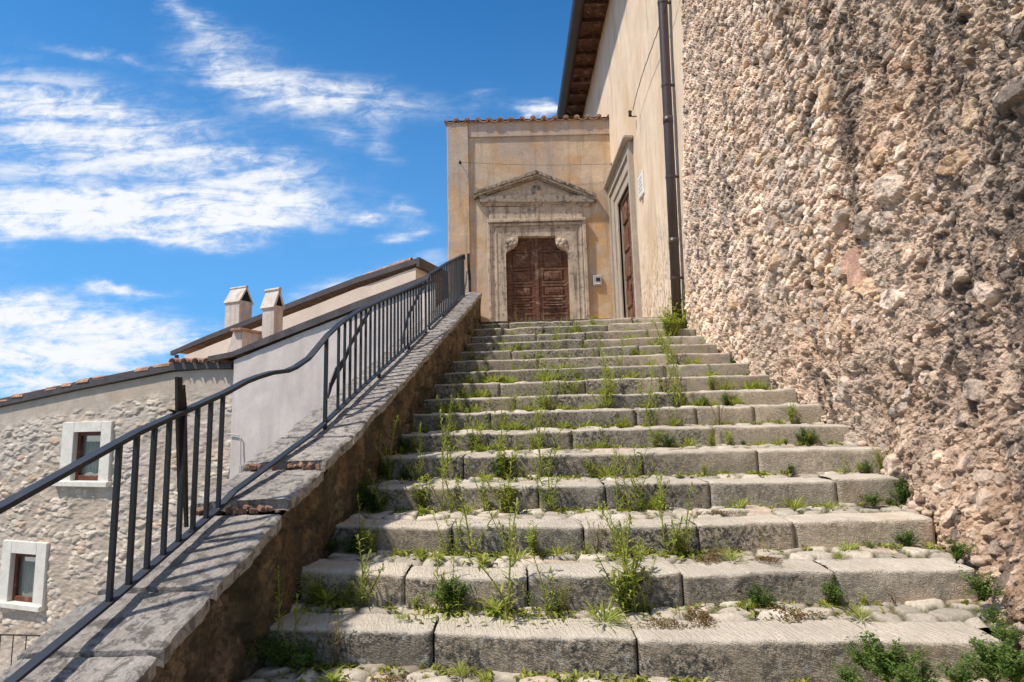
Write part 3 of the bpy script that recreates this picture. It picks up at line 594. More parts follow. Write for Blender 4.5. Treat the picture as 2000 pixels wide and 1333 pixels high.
# black crust: hanging streaks, heaviest on the near upper part
stk_ = fbm(Y*3.2, Z*.75, 5, 323, .6); near = sst(Y, 3.55, 2.55)*sst(Z, -.15, .9); band = np.exp(-((Y-(3.98+.12*(1.2-Z)))/.17)**2)*sst(Z, .9, 1.6)
fine_ = fbm(Y*20, Z*11, 5, 324, .65); vst = fbm(Y*9, Z*.9, 5, 326, .6)
blk = sst(stk_*.6+vst*.8+.46*near+.62*band+.9*fine_-.20, .0, .34)*.86
damp = sst(fbm(Y*4, Z*.7, 5, 327, .6)+.25*near, .05, .5); C = mixc(C, C*np.array([.66, .64, .64]), damp*.7)
C = mixc(C, np.tile(np.array([.055, .05, .047]), Y.shape+(1,)), blk*.86)
pk = (np.abs(Y-4.02-.05*fbm(Z*5, Z*0, 2, 3)) < .09) & (np.abs(Z-1.0-.12*0) < .135); C = np.where(pk[..., None], np.array([.50, .33, .25])*(.9+.2*fbm(Y*9, Z*9, 3, 9))[..., None], C); Xw = np.where(pk, Xb-.03-.004*fbm(Y*9, Z*9, 3, 9), Xw)
A = Acc(); A.grid(np.stack([Xw, Y, Z], -1), C, flip=True)
A.grid(np.array([[[2.9, -.6, -3], [2.9, -.6, 8.6]], [[2.44, -.6, -3], [2.44, -.6, 8.6]]], float), np.tile(np.array([.4, .34, .28]), (2, 2, 1)))
A.grid(np.array([[[3.2, -.6, 8.6], [3.2, 8.2, 8.6]], [[2.44, -.6, 8.6], [2.44, 8.2, 8.6]]], float), np.tile(np.array([.4, .34, .28]), (2, 2, 1)))
rw = A.build('rubble_wall', M['rubble'], None, smooth=False)
tag(rw, 'tall rough wall of eroded rubble and cobbles with black stains, right of the stairs', 'wall')
# loose stones at the wall foot, each its own thing
n_l = 0
for k in range(0, 13):
    yR = LINE[k][-1][1]; xe = LINE[k][-1][0]
    for j in range(3 if k < 4 else 2):
        r = random.uniform(.020, .038); y = yR+.04+j*.12*(1 if k < 4 else 1.5)+random.uniform(0, .05); x = float(wall_base_x(y))-random.uniform(-.02, .05); z = ZK[k]+r*.35
        n1, n2 = 14, 10; th, phh = np.meshgrid(np.linspace(0, 2*math.pi, n1), np.linspace(0, math.pi, n2), indexing='ij')
        nx, ny, nz = np.cos(th)*np.sin(phh), np.sin(th)*np.sin(phh), np.cos(phh)
        rr_ = r*(1+.22*fbm(nx*1.6+n_l*3+ny, nz*1.6+ny, 3, n_l))
        P = np.stack([nx*rr_*1.1, ny*rr_, nz*rr_*.75], -1); P[-1] = P[0]
        col = random.choice([(.46, .38, .30), (.50, .43, .36), (.40, .35, .31), (.44, .37, .30)])
        A = Acc(); A.grid(P, np.tile(np.array(col), (n1, n2, 1)), flip=True); o = A.build('loose_stone', M['rubble'], None, smooth=True); o.location = (x, y, z); o.rotation_euler = (0, 0, random.random()*6); n_l += 1
        nm = ['first', 'second', 'third', 'fourth', 'fifth', 'sixth', 'seventh', 'eighth', 'ninth', 'tenth', 'eleventh', 'twelfth', 'thirteenth'][k]
        tag(o, '%s loose stone at the rubble wall foot on the %s full step' % ((['nearest', 'middle', 'farthest'] if k < 4 else ['nearer', 'farther'])[j], nm), 'stone', 'loose stones on the %s full step from the bottom' % nm)

# ---------------------------------------------------------------- church side wall, door, eaves
XW = 2.45
church = empty('church_building', (XW, 12, 1.54)); tag(church, 'tall church flank of stained cream render with dark gutter, right of the portal facade', 'church'); CI = (-XW, -12, -1.54)
def cb_(A, name, mat, parent=None, fix=True, smooth=False):
    o = A.build(name, M[mat], church if parent is None else parent, smooth=smooth)
    if parent is None: o.location = CI
    return fixnormals(o) if fix else o
zE = float(onX(1190, 0, XW)[2]); YE = 24.0
d_far0, d_far1 = float(onX(1213, 500, XW)[1]), float(onX(1239, 500, XW)[1])      # opening, far and near edges
o_far, o_near = float(onX(1199, 500, XW)[1]), float(onX(1247, 480, XW)[1])       # outer edges of the stone surround
zl = float(onX(1213, 390, XW)[2]); zo = float(onX(1198, 364, XW)[2])
A = Acc(); q_ = []
def wallquad(y0, y1, z0, z1):
    n1 = max(2, int((y1-y0)/.15)); n2 = max(2, int((z1-z0)/.15)); Yg, Zg = np.meshgrid(np.linspace(y0, y1, n1+1), np.linspace(z0, z1, n2+1), indexing='ij')
    A.grid(np.stack([XW+.012*fbm(Yg*.8, Zg*.8, 3, 61), Yg, Zg], -1), flip=True)
wallquad(6.6, d_far1, -7, zE); wallquad(d_far1, d_far0, zl, zE); wallquad(d_far1, d_far0, -7, 1.54); wallquad(d_far0, YE, -7, zE)
cb_(A, 'side_wall', 'sideplaster', fix=False, smooth=True)
# stone surround: stepped mouldings, prouder outwards
dw = empty('side_doorway', (0, 0, 0), church); dw.location = CI
for (e, pr) in ((0.0, .03), (.07, .06), (.15, .10)):
    A = Acc(); fo = o_far-d_far0; ne = d_far1-o_near; te = zo-zl; g = e/.22; g2 = min(1, (e+.08)/.23)
    for (ya, yb, za, zb2) in ((d_far0+fo*g, d_far0+fo*g2, 1.54, zl+te*g), (d_far1-ne*g2, d_far1-ne*g, 1.54, zl+te*g), (d_far1-ne*g2, d_far0+fo*g2, zl+te*g, zl+te*g2)):
        A.box(((XW-pr/2+.02), (ya+yb)/2, (za+zb2)/2), (pr+.04, yb-ya, zb2-za))
    A.build('moulding', M['jamb'], dw)
A = Acc(); A.box((XW-.10, (o_far+o_near)/2, zo+.05), (.20, o_far-o_near+.2, .08), bev=.02); A.build('cornice', M['jamb'], dw)
A = Acc(); dp = .13
A.box((XW+dp/2, d_far0+.05, (1.54+zl)/2), (dp, .1, zl-1.54)); A.box((XW+dp/2, d_far1-.05, (1.54+zl)/2), (dp, .1, zl-1.54)); A.box((XW+dp/2, (d_far0+d_far1)/2, zl+.05), (dp, d_far0-d_far1, .1)); A.build('reveal', M['jamb'], dw)
sd = empty('side_door', (0, 0, 0), church); sd.location = CI
A = Acc(); A.box((XW+dp-.02, (d_far0+d_far1)/2, (1.54+zl)/2), (.05, d_far0-d_far1, zl-1.54)); A.build('door_leaf', M['doorlight'], sd)
A = Acc(); nn = 5
for j in range(nn):
    for s_ in (0, 1):
        hw = (d_far0-d_far1)/2; yc = d_far1+hw*(s_+.5); zc = 1.6+(zl-1.6)*(j+.5)/nn; A.box((XW+dp-.06, yc, zc), (.04, hw*.72, (zl-1.6)/nn*.72), bev=.012)
A.build('door_panels', M['doorlight'], sd)
A = Acc(); A.tube([(XW+dp-.08, (d_far0+d_far1)/2+.05, 2.6), (XW+dp-.14, (d_far0+d_far1)/2+.05, 2.6), (XW+dp-.14, (d_far0+d_far1)/2+.05, 2.9), (XW+dp-.08, (d_far0+d_far1)/2+.05, 2.9)], .012); A.build('handle', M['rust'], sd)
# eaves
gx0 = float(onZ(1136, 0, zE)[0]); gx1 = float(onZ(1096, 222, zE)[0]); gX = (gx0+gx1)/2
A = Acc(); A.box(((gX+XW)/2+.02, (7+YE)/2, zE+.06), (XW-gX-.06, YE-7, .03)); cb_(A, 'eaves_boards', 'soffit')
for i in range(26):
    y = 7.4+i*.64; A = Acc(); A.box(((gX+XW)/2+.05, y, zE-.005), (XW-gX-.14, .10, .10)); cb_(A, 'rafter', 'soffit')
A = Acc(); prof = [(gX+.15*math.cos(a)-.02, zE+.02+.15*math.sin(a)) for a in np.linspace(math.pi, 2*math.pi, 9)]; prof += [(x*1+0.0, z) for x, z in [(gX+.115, zE+.03), (gX-.155, zE+.03)]]
A.prism([(x, 7, z) for x, z in prof], (0, YE-7, 0)); cb_(A, 'gutter', 'gutter')
A = Acc(); A.box((gX+.10, (7+YE)/2, zE+.10), (.03, YE-7, .16)); cb_(A, 'fascia', 'gutter')
A = Acc()
A.polys([(gX, 7, zE+.12), (gX, YE, zE+.12), (8, YE, zE+2.6), (8, 7, zE+2.6)], [(0, 1, 2, 3)]); cb_(A, 'roof', 'tile')
A = Acc(); A.polys([(XW, YE, -7), (8, YE, -7), (8, YE, zE+2.5), (XW, YE, zE)], [(0, 1, 2, 3)]); A.polys([(8, -.6, -7), (8, YE, -7), (8, YE, zE+2.5), (8, -.6, zE+2.5)], [(0, 1, 2, 3)]); cb_(A, 'rear_wall', 'sideplaster')
# downpipe
XP = 2.335; p0, p1 = onX(1291, -60, XP), onX(1323, 628, XP); p1[2] = 1.30
dpp = empty('drainpipe', tuple(p1)); tag(dpp, 'dark brown drainpipe running down between plaster and rubble wall', 'drainpipe')
A = Acc(); A.tube([p0+(p0-p1)*.6, p0, (p0+p1)/2, p1], .068, 20); o = A.build('pipe', M['pipe'], dpp, smooth=True); o.location = -p1
for t_ in (.12, .40, .66, .9, 1.25):
    c = p1+(p0-p1)*t_; A = Acc(); dirp = (p0-p1)/np.linalg.norm(p0-p1); A.tube([c-dirp*.02, c+dirp*.02], .074, 20); A.box((c[0]+.09, c[1], c[2]), (.09, .02, .03)); o = A.build('clamp', M['pipe'], dpp); o.location = -p1
for t_ in (.22, .56, 1.0):
    c = p1+(p0-p1)*t_; A = Acc(); dirp = (p0-p1)/np.linalg.norm(p0-p1); A.tube([c-dirp*.05, c+dirp*.05], .0725, 20); o = A.build('socket', M['pipe'], dpp, smooth=True); o.location = -p1
# cable across the church wall
cp = [onX(x, y, 2.33) for x, y in ((1312, -30), (1300, 18), (1278, 80), (1258, 135), (1243, 185), (1236, 216))]
A = Acc(); pts = []
for i in range(len(cp)-1):
    for j in range(6): pts.append(cp[i]+(cp[i+1]-cp[i])*j/6+np.array([0, 0, .012*math.sin(j*2.1+i)]))
pts.append(cp[-1]); A.tube(pts, .0065, 5); cab = A.build('cable', M['rust'], None, loc=tuple(cp[-1])); tag(cab, 'thin twisted cable slanting across the church flank to an insulator', 'cable')
ins = empty('cable_insulator', tuple(onX(1236, 228, 2.38))); tag(ins, 'dark cable insulator on the church flank above the side door', 'insulator'); A = Acc(); b0 = np.array([0, 0, 0.])
A.tube([(0.09, 0, 0), (-.02, 0, 0), (-.05, 0, .05)], .010, 6); A.build('bracket', M['rust'], ins); A = Acc(); A.tube([(-.05, 0, .0), (-.05, 0, .02), (-.05, 0, .05), (-.05, 0, .10), (-.05, 0, .12)], [.02, .035, .025, .038, .02], 10); A.build('insulator_body', M['rust'], ins, smooth=True)
# small white plaque
c = onX(1252, 363, XW-.02); pl = empty('wall_plaque', tuple(c)); tag(pl, 'small white enamel plaque on the church flank beside the drainpipe', 'plaque')
ya, yb = float(onX(1248, 363, XW)[1]), float(onX(1258, 363, XW)[1]); za, zb2 = float(onX(1252, 338, XW)[2]), float(onX(1252, 386, XW)[2])
A = Acc(); A.box((0, 0, 0), (.03, ya-yb, za-zb2), bev=.008); A.build('plate', M['white'], pl)
A = Acc(); 
for i in range(4): A.box((-.0165, 0, (za-zb2)*(.28-.17*i)), (.003, (ya-yb)*(.55 if i % 2 else .7), .02))
A.build('lettering', M['greyplastic'], pl)
A = Acc(); A.box((-.02, -.05, -(za-zb2)/2-.03), (.05, .12, .04), bev=.008); A.build('bracket', M['greyplastic'], pl)

# ---------------------------------------------------------------- portal facade (chapel front)
YF = float(onX(1197, 400, XW)[1]); print('YF', YF, 'zE', zE, 'gX', gX)
chap = empty('portal_facade', (.5, YF, 1.54)); tag(chap, 'small ochre plastered facade with a scalloped tile edge around the carved stone portal', 'facade'); PI_ = (-.5, -YF, -1.54)
def fp(x, y, out=0.0): p = onY(x, y, YF); return np.array([p[0], YF-out, p[2]])
def pb(A, name, mat, parent=None, smooth=False, fix=True):
    o = A.build(name, M[mat], chap if parent is None else parent, smooth=smooth)
    if parent is None: o.location = PI_
    return fixnormals(o) if fix else o
xl, xr = float(fp(878, 400)[0]), XW; zt_ = float(fp(1040, 238)[2]); xp = float(fp(917, 400)[0])
# wall with a hole for the doorway (door opening 988..1111)
dxl, dxr = float(fp(988, 560)[0]), float(fp(1111, 560)[0]); dzt = float(fp(1047, 462)[2]); 
xs_ = np.unique(np.concatenate([np.linspace(xl, dxl, 24), np.linspace(dxl, dxr, 20), np.linspace(dxr, xr, 20)])); zs_ = np.unique(np.concatenate([np.linspace(-7, 1.54, 8), np.linspace(1.54, dzt, 34), np.linspace(dzt, zt_, 44)]))
def fac_col(X, Z):
    C = np.tile(np.array([.58, .455, .325]), X.shape+(1,))
    och = sst(1.3*fbm(X*1.4, Z*1.4, 6, 501, .62)+.7*sst(X, .9, 2.0)*sst(Z, 6.4, 5.0)+.7*sst(X, -.2, -.9)*sst(Z, 4.3, 3.0)-.38, -.05, .5); C = mixc(C, np.tile(np.array([.60, .345, .135]), X.shape+(1,)), och*.85)
    gry = sst(fbm(X*1.2, Z*1.2, 4, 502)+.9*sst(np.abs(X-.35), 1.3, .3)*sst(Z, 4.8, 5.4)-.3, 0, .5); C = mixc(C, np.tile(np.array([.47, .375, .31]), X.shape+(1,)), gry*.8)
    return C
A = Acc(); Xg, Zg = np.meshgrid(xs_, zs_, indexing='ij'); Pg = np.stack([Xg, YF+.012*fbm(Xg, Zg, 3, 62)*(np.abs(Xg-(dxl+dxr)/2) > .9), Zg], -1); Cg = fac_col(Xg, Zg)
i0 = int(np.argmin(abs(xs_-dxl))); i1 = int(np.argmin(abs(xs_-dxr))); j0 = int(np.argmin(abs(zs_-1.54))); j1 = int(np.argmin(abs(zs_-dzt)))
for (a, b, c2, d2) in ((0, i0, 0, len(zs_)-1), (i1, len(xs_)-1, 0, len(zs_)-1), (i0, i1, j1, len(zs_)-1), (i0, i1, 0, j0)):
    A.grid(Pg[a:b+1, c2:d2+1], Cg[a:b+1, c2:d2+1])
Zc, Yc = np.meshgrid(np.linspace(-7, zt_, 40), np.linspace(YF, YF+3, 10), indexing='ij'); A.grid(np.stack([0*Zc+xl, Yc, Zc], -1), np.tile(np.array([.55, .42, .28]), Zc.shape+(1,)), flip=True)
pb(A, 'front_wall', 'ochre', fix=False, smooth=True)
# corner pilaster with a slightly uneven edge
zs2 = np.linspace(-7, zt_-.02, 120); A = Acc(); ex = .012*fbm(zs2*1.3, zs2*0, 4, 77)+.03*sst(zs2, 4.6, 3.2)*0
xa = float(fp(875, 400)[0]); ring = []
P = np.stack([np.stack([xa+ex, 0*zs2+YF+3.0, zs2], -1), np.stack([xa+ex, 0*zs2+YF-.05, zs2], -1), np.stack([xa+ex+.012, 0*zs2+YF-.07, zs2], -1), np.stack([0*zs2+xp-.01+.004*fbm(zs2*3, zs2*0, 3, 5), 0*zs2+YF-.07, zs2], -1), np.stack([0*zs2+xp, 0*zs2+YF+.02, zs2], -1)], 0)
Cp = mixc(np.tile(np.array([.60, .44, .28]), P.shape[:2]+(1,)), np.tile(np.array([.48, .40, .335]), P.shape[:2]+(1,)), sst(P[..., 2], 5.0, 5.5)*.9); A.grid(P, Cp); pb(A, 'corner_pilaster', 'ochre')
# grey band under the tiles
A = Acc(); zb1 = float(fp(1000, 268)[2]); A.box(((xp+xr)/2, YF-.012, (zt_+zb1)/2), (xr-xp, .05, zt_-zb1-.01), col=(.47, .385, .33, 1)); pb(A, 'upper_band', 'ochre')
# roof and tile edge
A = Acc(); A.polys([(xl-.1, YF-.1, zt_+.02), (xr, YF-.1, zt_+.02), (xr, YF+3.2, zt_+.9), (xl-.1, YF+3.2, zt_+.9)], [(0, 1, 2, 3)]); A.polys([(xl-.1, YF-.1, zt_), (xr, YF-.1, zt_), (xr, YF+3.2, zt_+.88), (xl-.1, YF+3.2, zt_+.88)], [(3, 2, 1, 0)]); pb(A, 'roof_deck', 'tile')
nt = 15; pit = (xr-xa+.06)/nt
for i in range(nt):
    A = Acc(); xc = xa-.04+pit*(i+.5); jit = random.uniform(-.015, .015)
    for (cx, up, rr2) in ((xc, 0, pit*.50), (xc+pit/2, 1, pit*.25)):
        aa = np.linspace(0, math.pi, 9); sg = 1 if up else -1
        ring0 = [(cx+rr2*math.cos(a), sg*rr2*.85*math.sin(a)) for a in aa]; ring1 = [(cx+(rr2-.022)*math.cos(a), sg*(rr2-.022)*.85*math.sin(a)) for a in aa[::-1]]
        pr = ring0+ring1; zofs = zt_+(.075 if not up else .055)
        A.prism([(x, YF-.10+jit*.6+(.02 if up else 0), z+zofs) for x, z in pr], (0, 3.2, .86), col=(1.5, 1.6, 1.6, 1))
    pb(A, 'roof_tile', 'tile')
# ---- portal stonework
por = empty('portal', (0, 0, 0), chap); por.location = PI_
def slab(pts, out0, out1, name, mat='portal', parent=None):
    A = Acc(); A.prism([fp(x, y, out0) for x, y in pts], (0, -(out1-out0), 0)); return fixnormals(A.build(name, M[mat], parent or por))
YB = 660
zb_px = None
def fpz(x, z, out=0.0): return np.array([float(fp(x, 500)[0]), YF-out, z])
def strip(x0, x1, z0, z1, out0, out1, name, mat='portal'):
    X0, X1 = float(fp(x0, 500)[0]), float(fp(x1, 500)[0]); A = Acc(); A.box(((X0+X1)/2, YF-(out0+out1)/2, (z0+z1)/2), (X1-X0, out1-out0, z1-z0), bev=min(.01, (out1-out0)*.3)); return A.build(name, M[mat], por)
def zp(y): return float(fp(1047, y)[2])
# surround plate with the shouldered opening
cor = [(988, 700), (988, 497), (990, 492), (996, 488), (1004, 484), (1010, 478), (1012, 470), (1011, 463), (1084, 463), (1084, 470), (1086, 478), (1092, 484), (1101, 488), (1107, 491), (1110, 497), (1111, 700)]
def slabz(pts, out0, out1, name, mat='portal'):
    Q = []
    for x, y in pts: Q.append(fpz(x, 1.54, out0) if y >= 700 else fp(x, y, out0))
    A = Acc(); A.prism(Q, (0, -(out1-out0), 0)); return fixnormals(A.build(name, M[mat], por))
slabz([(957, 700), (957, 434)]+[(1141, 434), (1141, 700)]+[(1111, 700)]+cor[::-1][1:-1]+[(988, 700)], -.10, .06, 'surround')
strip(953, 958.5, 1.54, zp(430), .0, .10, 'outer_fillet'); strip(1139, 1146, 1.54, zp(430), .0, .10, 'outer_fillet')
strip(958.5, 961.5, 1.54, zp(440), .06, .085, 'inner_fillet'); strip(1134, 1138, 1.54, zp(440), .06, .085, 'inner_fillet'); strip(968, 971, 1.54, zp(446), .06, .075, 'inner_fillet'); strip(1125, 1128, 1.54, zp(446), .06, .075, 'inner_fillet')
strip(953, 1146, zp(436), zp(430), .0, .125, 'architrave'); strip(958, 1140, zp(443), zp(438), .06, .095, 'architrave'); strip(966, 1131, zp(447.5), zp(445.5), .06, .08, 'architrave')
strip(957, 1140, zp(430), zp(404), .0, .05, 'frieze'); strip(1049, 1053, zp(430), zp(404), .05, .058, 'frieze_joint')
for x0, x1, ya_, yb_ in ((985, 1011, 463, 490), (1084, 1108, 463, 490)):           # scrolled corner brackets
    A = Acc(); cx = (x0+x1)/2; c = fp(cx, 476, .07)
    for (dx_, dz_, rr3) in ((-.06, .03, .07), (.04, .06, .06), (0, -.05, .06), (.09, -.02, .04), (-.10, -.08, .04)):
        s_ = 1 if x0 < 1000 else -1; n1, n2 = 10, 7; th, p2 = np.meshgrid(np.linspace(0, 2*math.pi, n1), np.linspace(0, math.pi, n2), indexing='ij')
        A.grid(np.stack([c[0]+s_*dx_+rr3*np.cos(th)*np.sin(p2), c[1]+.45*rr3*np.sin(th)*np.sin(p2), c[2]+dz_+rr3*np.cos(p2)], -1))
    A.build('scroll_bracket', M['portal'], por, smooth=True)
slab([(943, 404), (950, 398), (1150, 398), (1153, 404)], 0, .055, 'cornice', 'portal'); slab([(938, 398), (936, 386), (1160, 386), (1158, 398)], 0, .12, 'cornice', 'pediment'); slab([(941, 400.5), (941, 397.5), (1156, 397.5), (1156, 400.5)], 0, .085, 'cornice', 'portal')
slab([(985, 386), (1047, 358), (1122, 386)], .0, .03, 'tympanum', 'portal'); slab([(1041, 385.5), (1041, 364), (1055, 364), (1055, 385.5)], .03, .07, 'tympanum_block', 'pediment')
for pts, w_ in (([(926, 379), (1047, 338)], 9), ([(1047, 338), (1164, 384)], 9)):
    (xa_, ya_), (xb_, yb_) = pts
    def rr_n(off, th, o0, o1, nm, mat):
        n = 26; Q0 = []; A = Acc()
        for i in range(n+1):
            t_ = i/n; x = xa_+(xb_-xa_)*t_; y = ya_+(yb_-ya_)*t_+off; jj = random.uniform(-.6, .6); Q0.append((x, y+jj, y+th+random.uniform(-.5, .5), random.uniform(-.012, .012)))
        P = np.array([[fp(x, a, o0), fp(x, a, o1+j), fp(x, b, o1+j), fp(x, b, o0)] for x, a, b, j in Q0]); P = np.concatenate([P, P[:, :1]], 1); A.grid(P); fixnormals(A.build(nm, M[mat], por))
    rr_n(0, 5.5, 0, .16, 'raking_cornice', 'pediment'); rr_n(5.6, 4.0, 0, .12, 'raking_cornice', 'portal'); rr_n(9.7, 3.5, 0, .08, 'raking_cornice', 'pediment')
# door, recessed
yd = YF+.16; dr = empty('portal_door', (0, 0, 0), chap); dr.location = PI_
def dpt(x, z): return np.array([float(fp(x, 500)[0]), yd, z])
A = Acc(); A.box(((dxl+dxr)/2, yd+.03, (1.54+dzt+.05)/2), (dxr-dxl+.06, .05, dzt+.05-1.54)); A.build('door_backing', M['door'], dr)
XC = float(fp(1048.5, 500)[0]); 
for s_, (xa_, xb_) in enumerate(((989, 1046), (1051, 1110))):
    Xa, Xb_ = float(fp(xa_, 500)[0]), float(fp(xb_, 500)[0]); leaf = empty('door_leaf', (0, 0, 0), dr)
    A = Acc(); A.box(((Xa+Xb_)/2, yd, (1.54+dzt)/2), (Xb_-Xa, .03, dzt-1.54)); A.build('leaf_board', M['door'], leaf)
    A = Acc(); A.box((Xa+.05, yd-.025, (1.54+dzt)/2), (.10, .03, dzt-1.54)); A.box((Xb_-.05, yd-.025, (1.54+dzt)/2), (.10, .03, dzt-1.54))
    for yy in (464, 489, 524, 550, 556, 578, 589, 600, 612): A.box(((Xa+Xb_)/2, yd-.028, zp(yy)), (Xb_-Xa-.1, .034, .05), bev=.006)
    for zz in (1.62, 1.95): A.box(((Xa+Xb_)/2, yd-.028, zz), (Xb_-Xa-.1, .034, .06), bev=.006)
    A.build('rails', M['door'], leaf)
    A = Acc()
    for ya_, yb_ in ((491.5, 521), (526.5, 547.5), (558, 576), (580, 587.5), (591, 598.5)):
        z1, z2 = zp(ya_), zp(yb_); A.box(((Xa+Xb_)/2, yd-.03, (z1+z2)/2), (Xb_-Xa-.28, .035, abs(z1-z2)-.04), bev=.016)
        A.box(((Xa+Xb_)/2, yd-.045, (z1+z2)/2), (Xb_-Xa-.42, .03, max(.02, abs(z1-z2)-.12)), bev=.009)
    A.build('raised_panels', M['door'], leaf)
A = Acc(); A.box((XC, yd-.05, (1.54+dzt)/2), (.075, .05, dzt-1.54), bev=.012); A.build('centre_stile', M['door'], dr)
A = Acc(); A.box((XC+.33, yd-.06, zp(604)), (.22, .02, .03)); A.box((XC+.38, yd-.075, zp(601)), (.02, .03, .09)); A.build('bolt', M['rust'], dr)
# intercom
c = fp(1166.5, 549, .03); ic = empty('intercom_box', tuple(c)); tag(ic, 'small pale grey intercom box on the ochre wall right of the portal', 'intercom'); sc = YF/FOC
A = Acc(); A.box((0, 0, 0), (17*sc, .06, 21*sc), bev=.012); A.build('housing', M['greyplastic'], ic); A = Acc(); A.box((.01, -.033, .02), (8*sc, .01, 7*sc), bev=.003); A.build('screen', M['screen'], ic); A = Acc(); A.box((0, -.033, -.075), (10*sc, .008, 2*sc)); A.build('button', M['white'], ic)
# wire across the facade with two insulators
w0, w1 = fp(900, 323, .16), fp(1194, 324, .10); A = Acc(); A.tube([w0+(w1-w0)*t_+np.array([0, 0, -.05*math.sin(math.pi*t_)]) for t_ in np.linspace(0, 1, 20)], .0035, 5); wr = A.build('facade_wire', M['rust'], None, loc=tuple(w0)); tag(wr, 'thin horizontal wire strung across the facade above the pediment', 'wire')
for nm, p_, lab in (('wire_bracket', w0, 'rusty wire bracket on the corner pilaster, left end of the wire'), ('wire_bracket', w1, 'dark wire bracket in the corner, right end of the facade wire')):
    e_ = empty(nm, tuple(p_)); tag(e_, lab, 'bracket', 'wire brackets on the facade'); A = Acc(); A.tube([(0, .17, 0), (0, 0, 0), (-.03, -.01, -.02)], .013, 6); A.build('hook', M['rust'], e_); A = Acc(); A.tube([(0, -.01, -.05), (0, -.01, -.03), (0, -.01, 0.0), (0, -.01, .03)], [.018, .035, .028, .02], 8); A.build('knob', M['rust'], e_, smooth=True)

# ---------------------------------------------------------------- houses on the left
DH = np.array([.942, -.335, 0]); NH = np.array([-.335, -.942, 0])      # along the wall to the right, out of the wall
p00 = ray(457, 720); p00 = p00/p00[1]*10.3
def hp(x, y, back=0.0): return on(x, y, NH, p00-NH*back)
def hu(P): return float((P-p00)@DH)
def hpt(u, z, out=0.0): return p00*np.array([1, 1, 0])+DH*u+NH*out+np.array([0, 0, z])
house = empty('stone_house', tuple(hpt(-3, -7))); tag(house, 'pale rubble stone house with two small windows, lower left', 'house'); HI = tuple(-np.array(house.location))
def hb(A, name, mat, parent=None, smooth=False, fix=True, lab=None):
    o = A.build(name, M[mat], house if parent is None else parent, smooth=smooth)
    if parent is None: o.location = HI
    return fixnormals(o) if fix else o
top_px = [(-700, 935), (0, 797), (160, 762), (340, 727), (400, 722), (458, 722)]
tu = [hu(hp(x, y)) for x, y in top_px]; tz = [float(hp(x, y)[2]) for x, y in top_px]
wins = [dict(o=(124, 220, 824, 939), i=(146, 199, 844, 939), sill=(108, 219, 940, 950), w='upper'), dict(o=(6, 93, 1057, 1180), i=(23, 72, 1081, 1177), sill=(0, 88, 1180, 1189), w='lower')]
def urange(x0, x1, ym): return hu(hp(x0, ym)), hu(hp(x1, ym))
us = np.linspace(tu[0], 0.0, 620); vs = np.linspace(0, 1, 560); Uu, V = np.meshgrid(us, vs, indexing='ij'); zt2 = np.interp(Uu, tu, tz); vz = np.where(V < .12, -7+(V/.12)*2.2, 0); zlow = -4.8
Z = np.where(V < .12, -7+(V/.12)*2.2, zlow+(zt2-zlow)*(V-.12)/.88)
wu = Uu+.09*fbm(Uu*6, Z*6, 4, 801, .6); wz = Z+.07*fbm(Uu*6+5, Z*6, 4, 802, .6)
F1, F2, ca, cb, dx, dy = vor(wu/.20, wz/.125, 803); e_ = F2-F1; r1 = hsh(ca, cb, 1); stn = sst(e_, .03, .30)*sst(r1, .22, .4)*sst(fbm(Uu*2, Z*2, 3, 812), -.45, .0); smooth_top = sst(zt2-Z, .28, .55)
stn = stn*smooth_top
hgt = stn*(.008+.020*hsh(ca, cb, 2)+.035*dy*(hsh(ca, cb, 3)-.6)+.03*dx*(hsh(ca, cb, 4)-.5))+.022*fbm(Uu*3, Z*3, 5, 804, .6)*smooth_top+.012*fbm(Uu*12, Z*16, 4, 805, .6)*(.2+smooth_top)
C = np.tile(np.array([.41, .36, .31]), Uu.shape+(1,)); C = mixc(C, np.array([.60, .55, .48])*(.75+.4*hsh(ca, cb, 15))[..., None] if True else np.tile(np.array([.58, .52, .44]), Uu.shape+(1,)), sst(stn, .1, .5)*(.4+.6*hsh(ca, cb, 5))); C = mixc(C, np.tile(np.array([.44, .42, .40]), Uu.shape+(1,)), sst(fbm(Uu*.8, Z*.8, 4, 806), 0, .5)*.6); C = mixc(C, np.tile(np.array([.50, .34, .22]), Uu.shape+(1,)), (hsh(ca, cb, 6) > .92)*stn*.6)
keep = np.ones((len(us)-1, len(vs)-1), bool); Pm = p00*np.array([1, 1, 0])+Uu[..., None]*DH+hgt[..., None]*NH; Pm[..., 2] = Z
uc = (Uu[:-1, :-1]+Uu[1:, 1:])/2; zc = (Z[:-1, :-1]+Z[1:, 1:])/2
for wd in wins:
    x0, x1, y0_, y1_ = wd['i']; ym = (y0_+y1_)/2; ua, ub = urange(x0, x1, ym); za, zb2 = float(hp((x0+x1)/2, y1_)[2]), float(hp((x0+x1)/2, y0_)[2]); wd['r'] = (ua, ub, za, zb2)
    keep &= ~((uc > ua-.04) & (uc < ub+.04) & (zc > za-.04) & (zc < zb2+.04))
A = Acc(); A.grid(Pm, C); A.q[-1] = A.q[-1][keep.reshape(-1)]; hb(A, 'wall', 'housestone', smooth=True, fix=False)
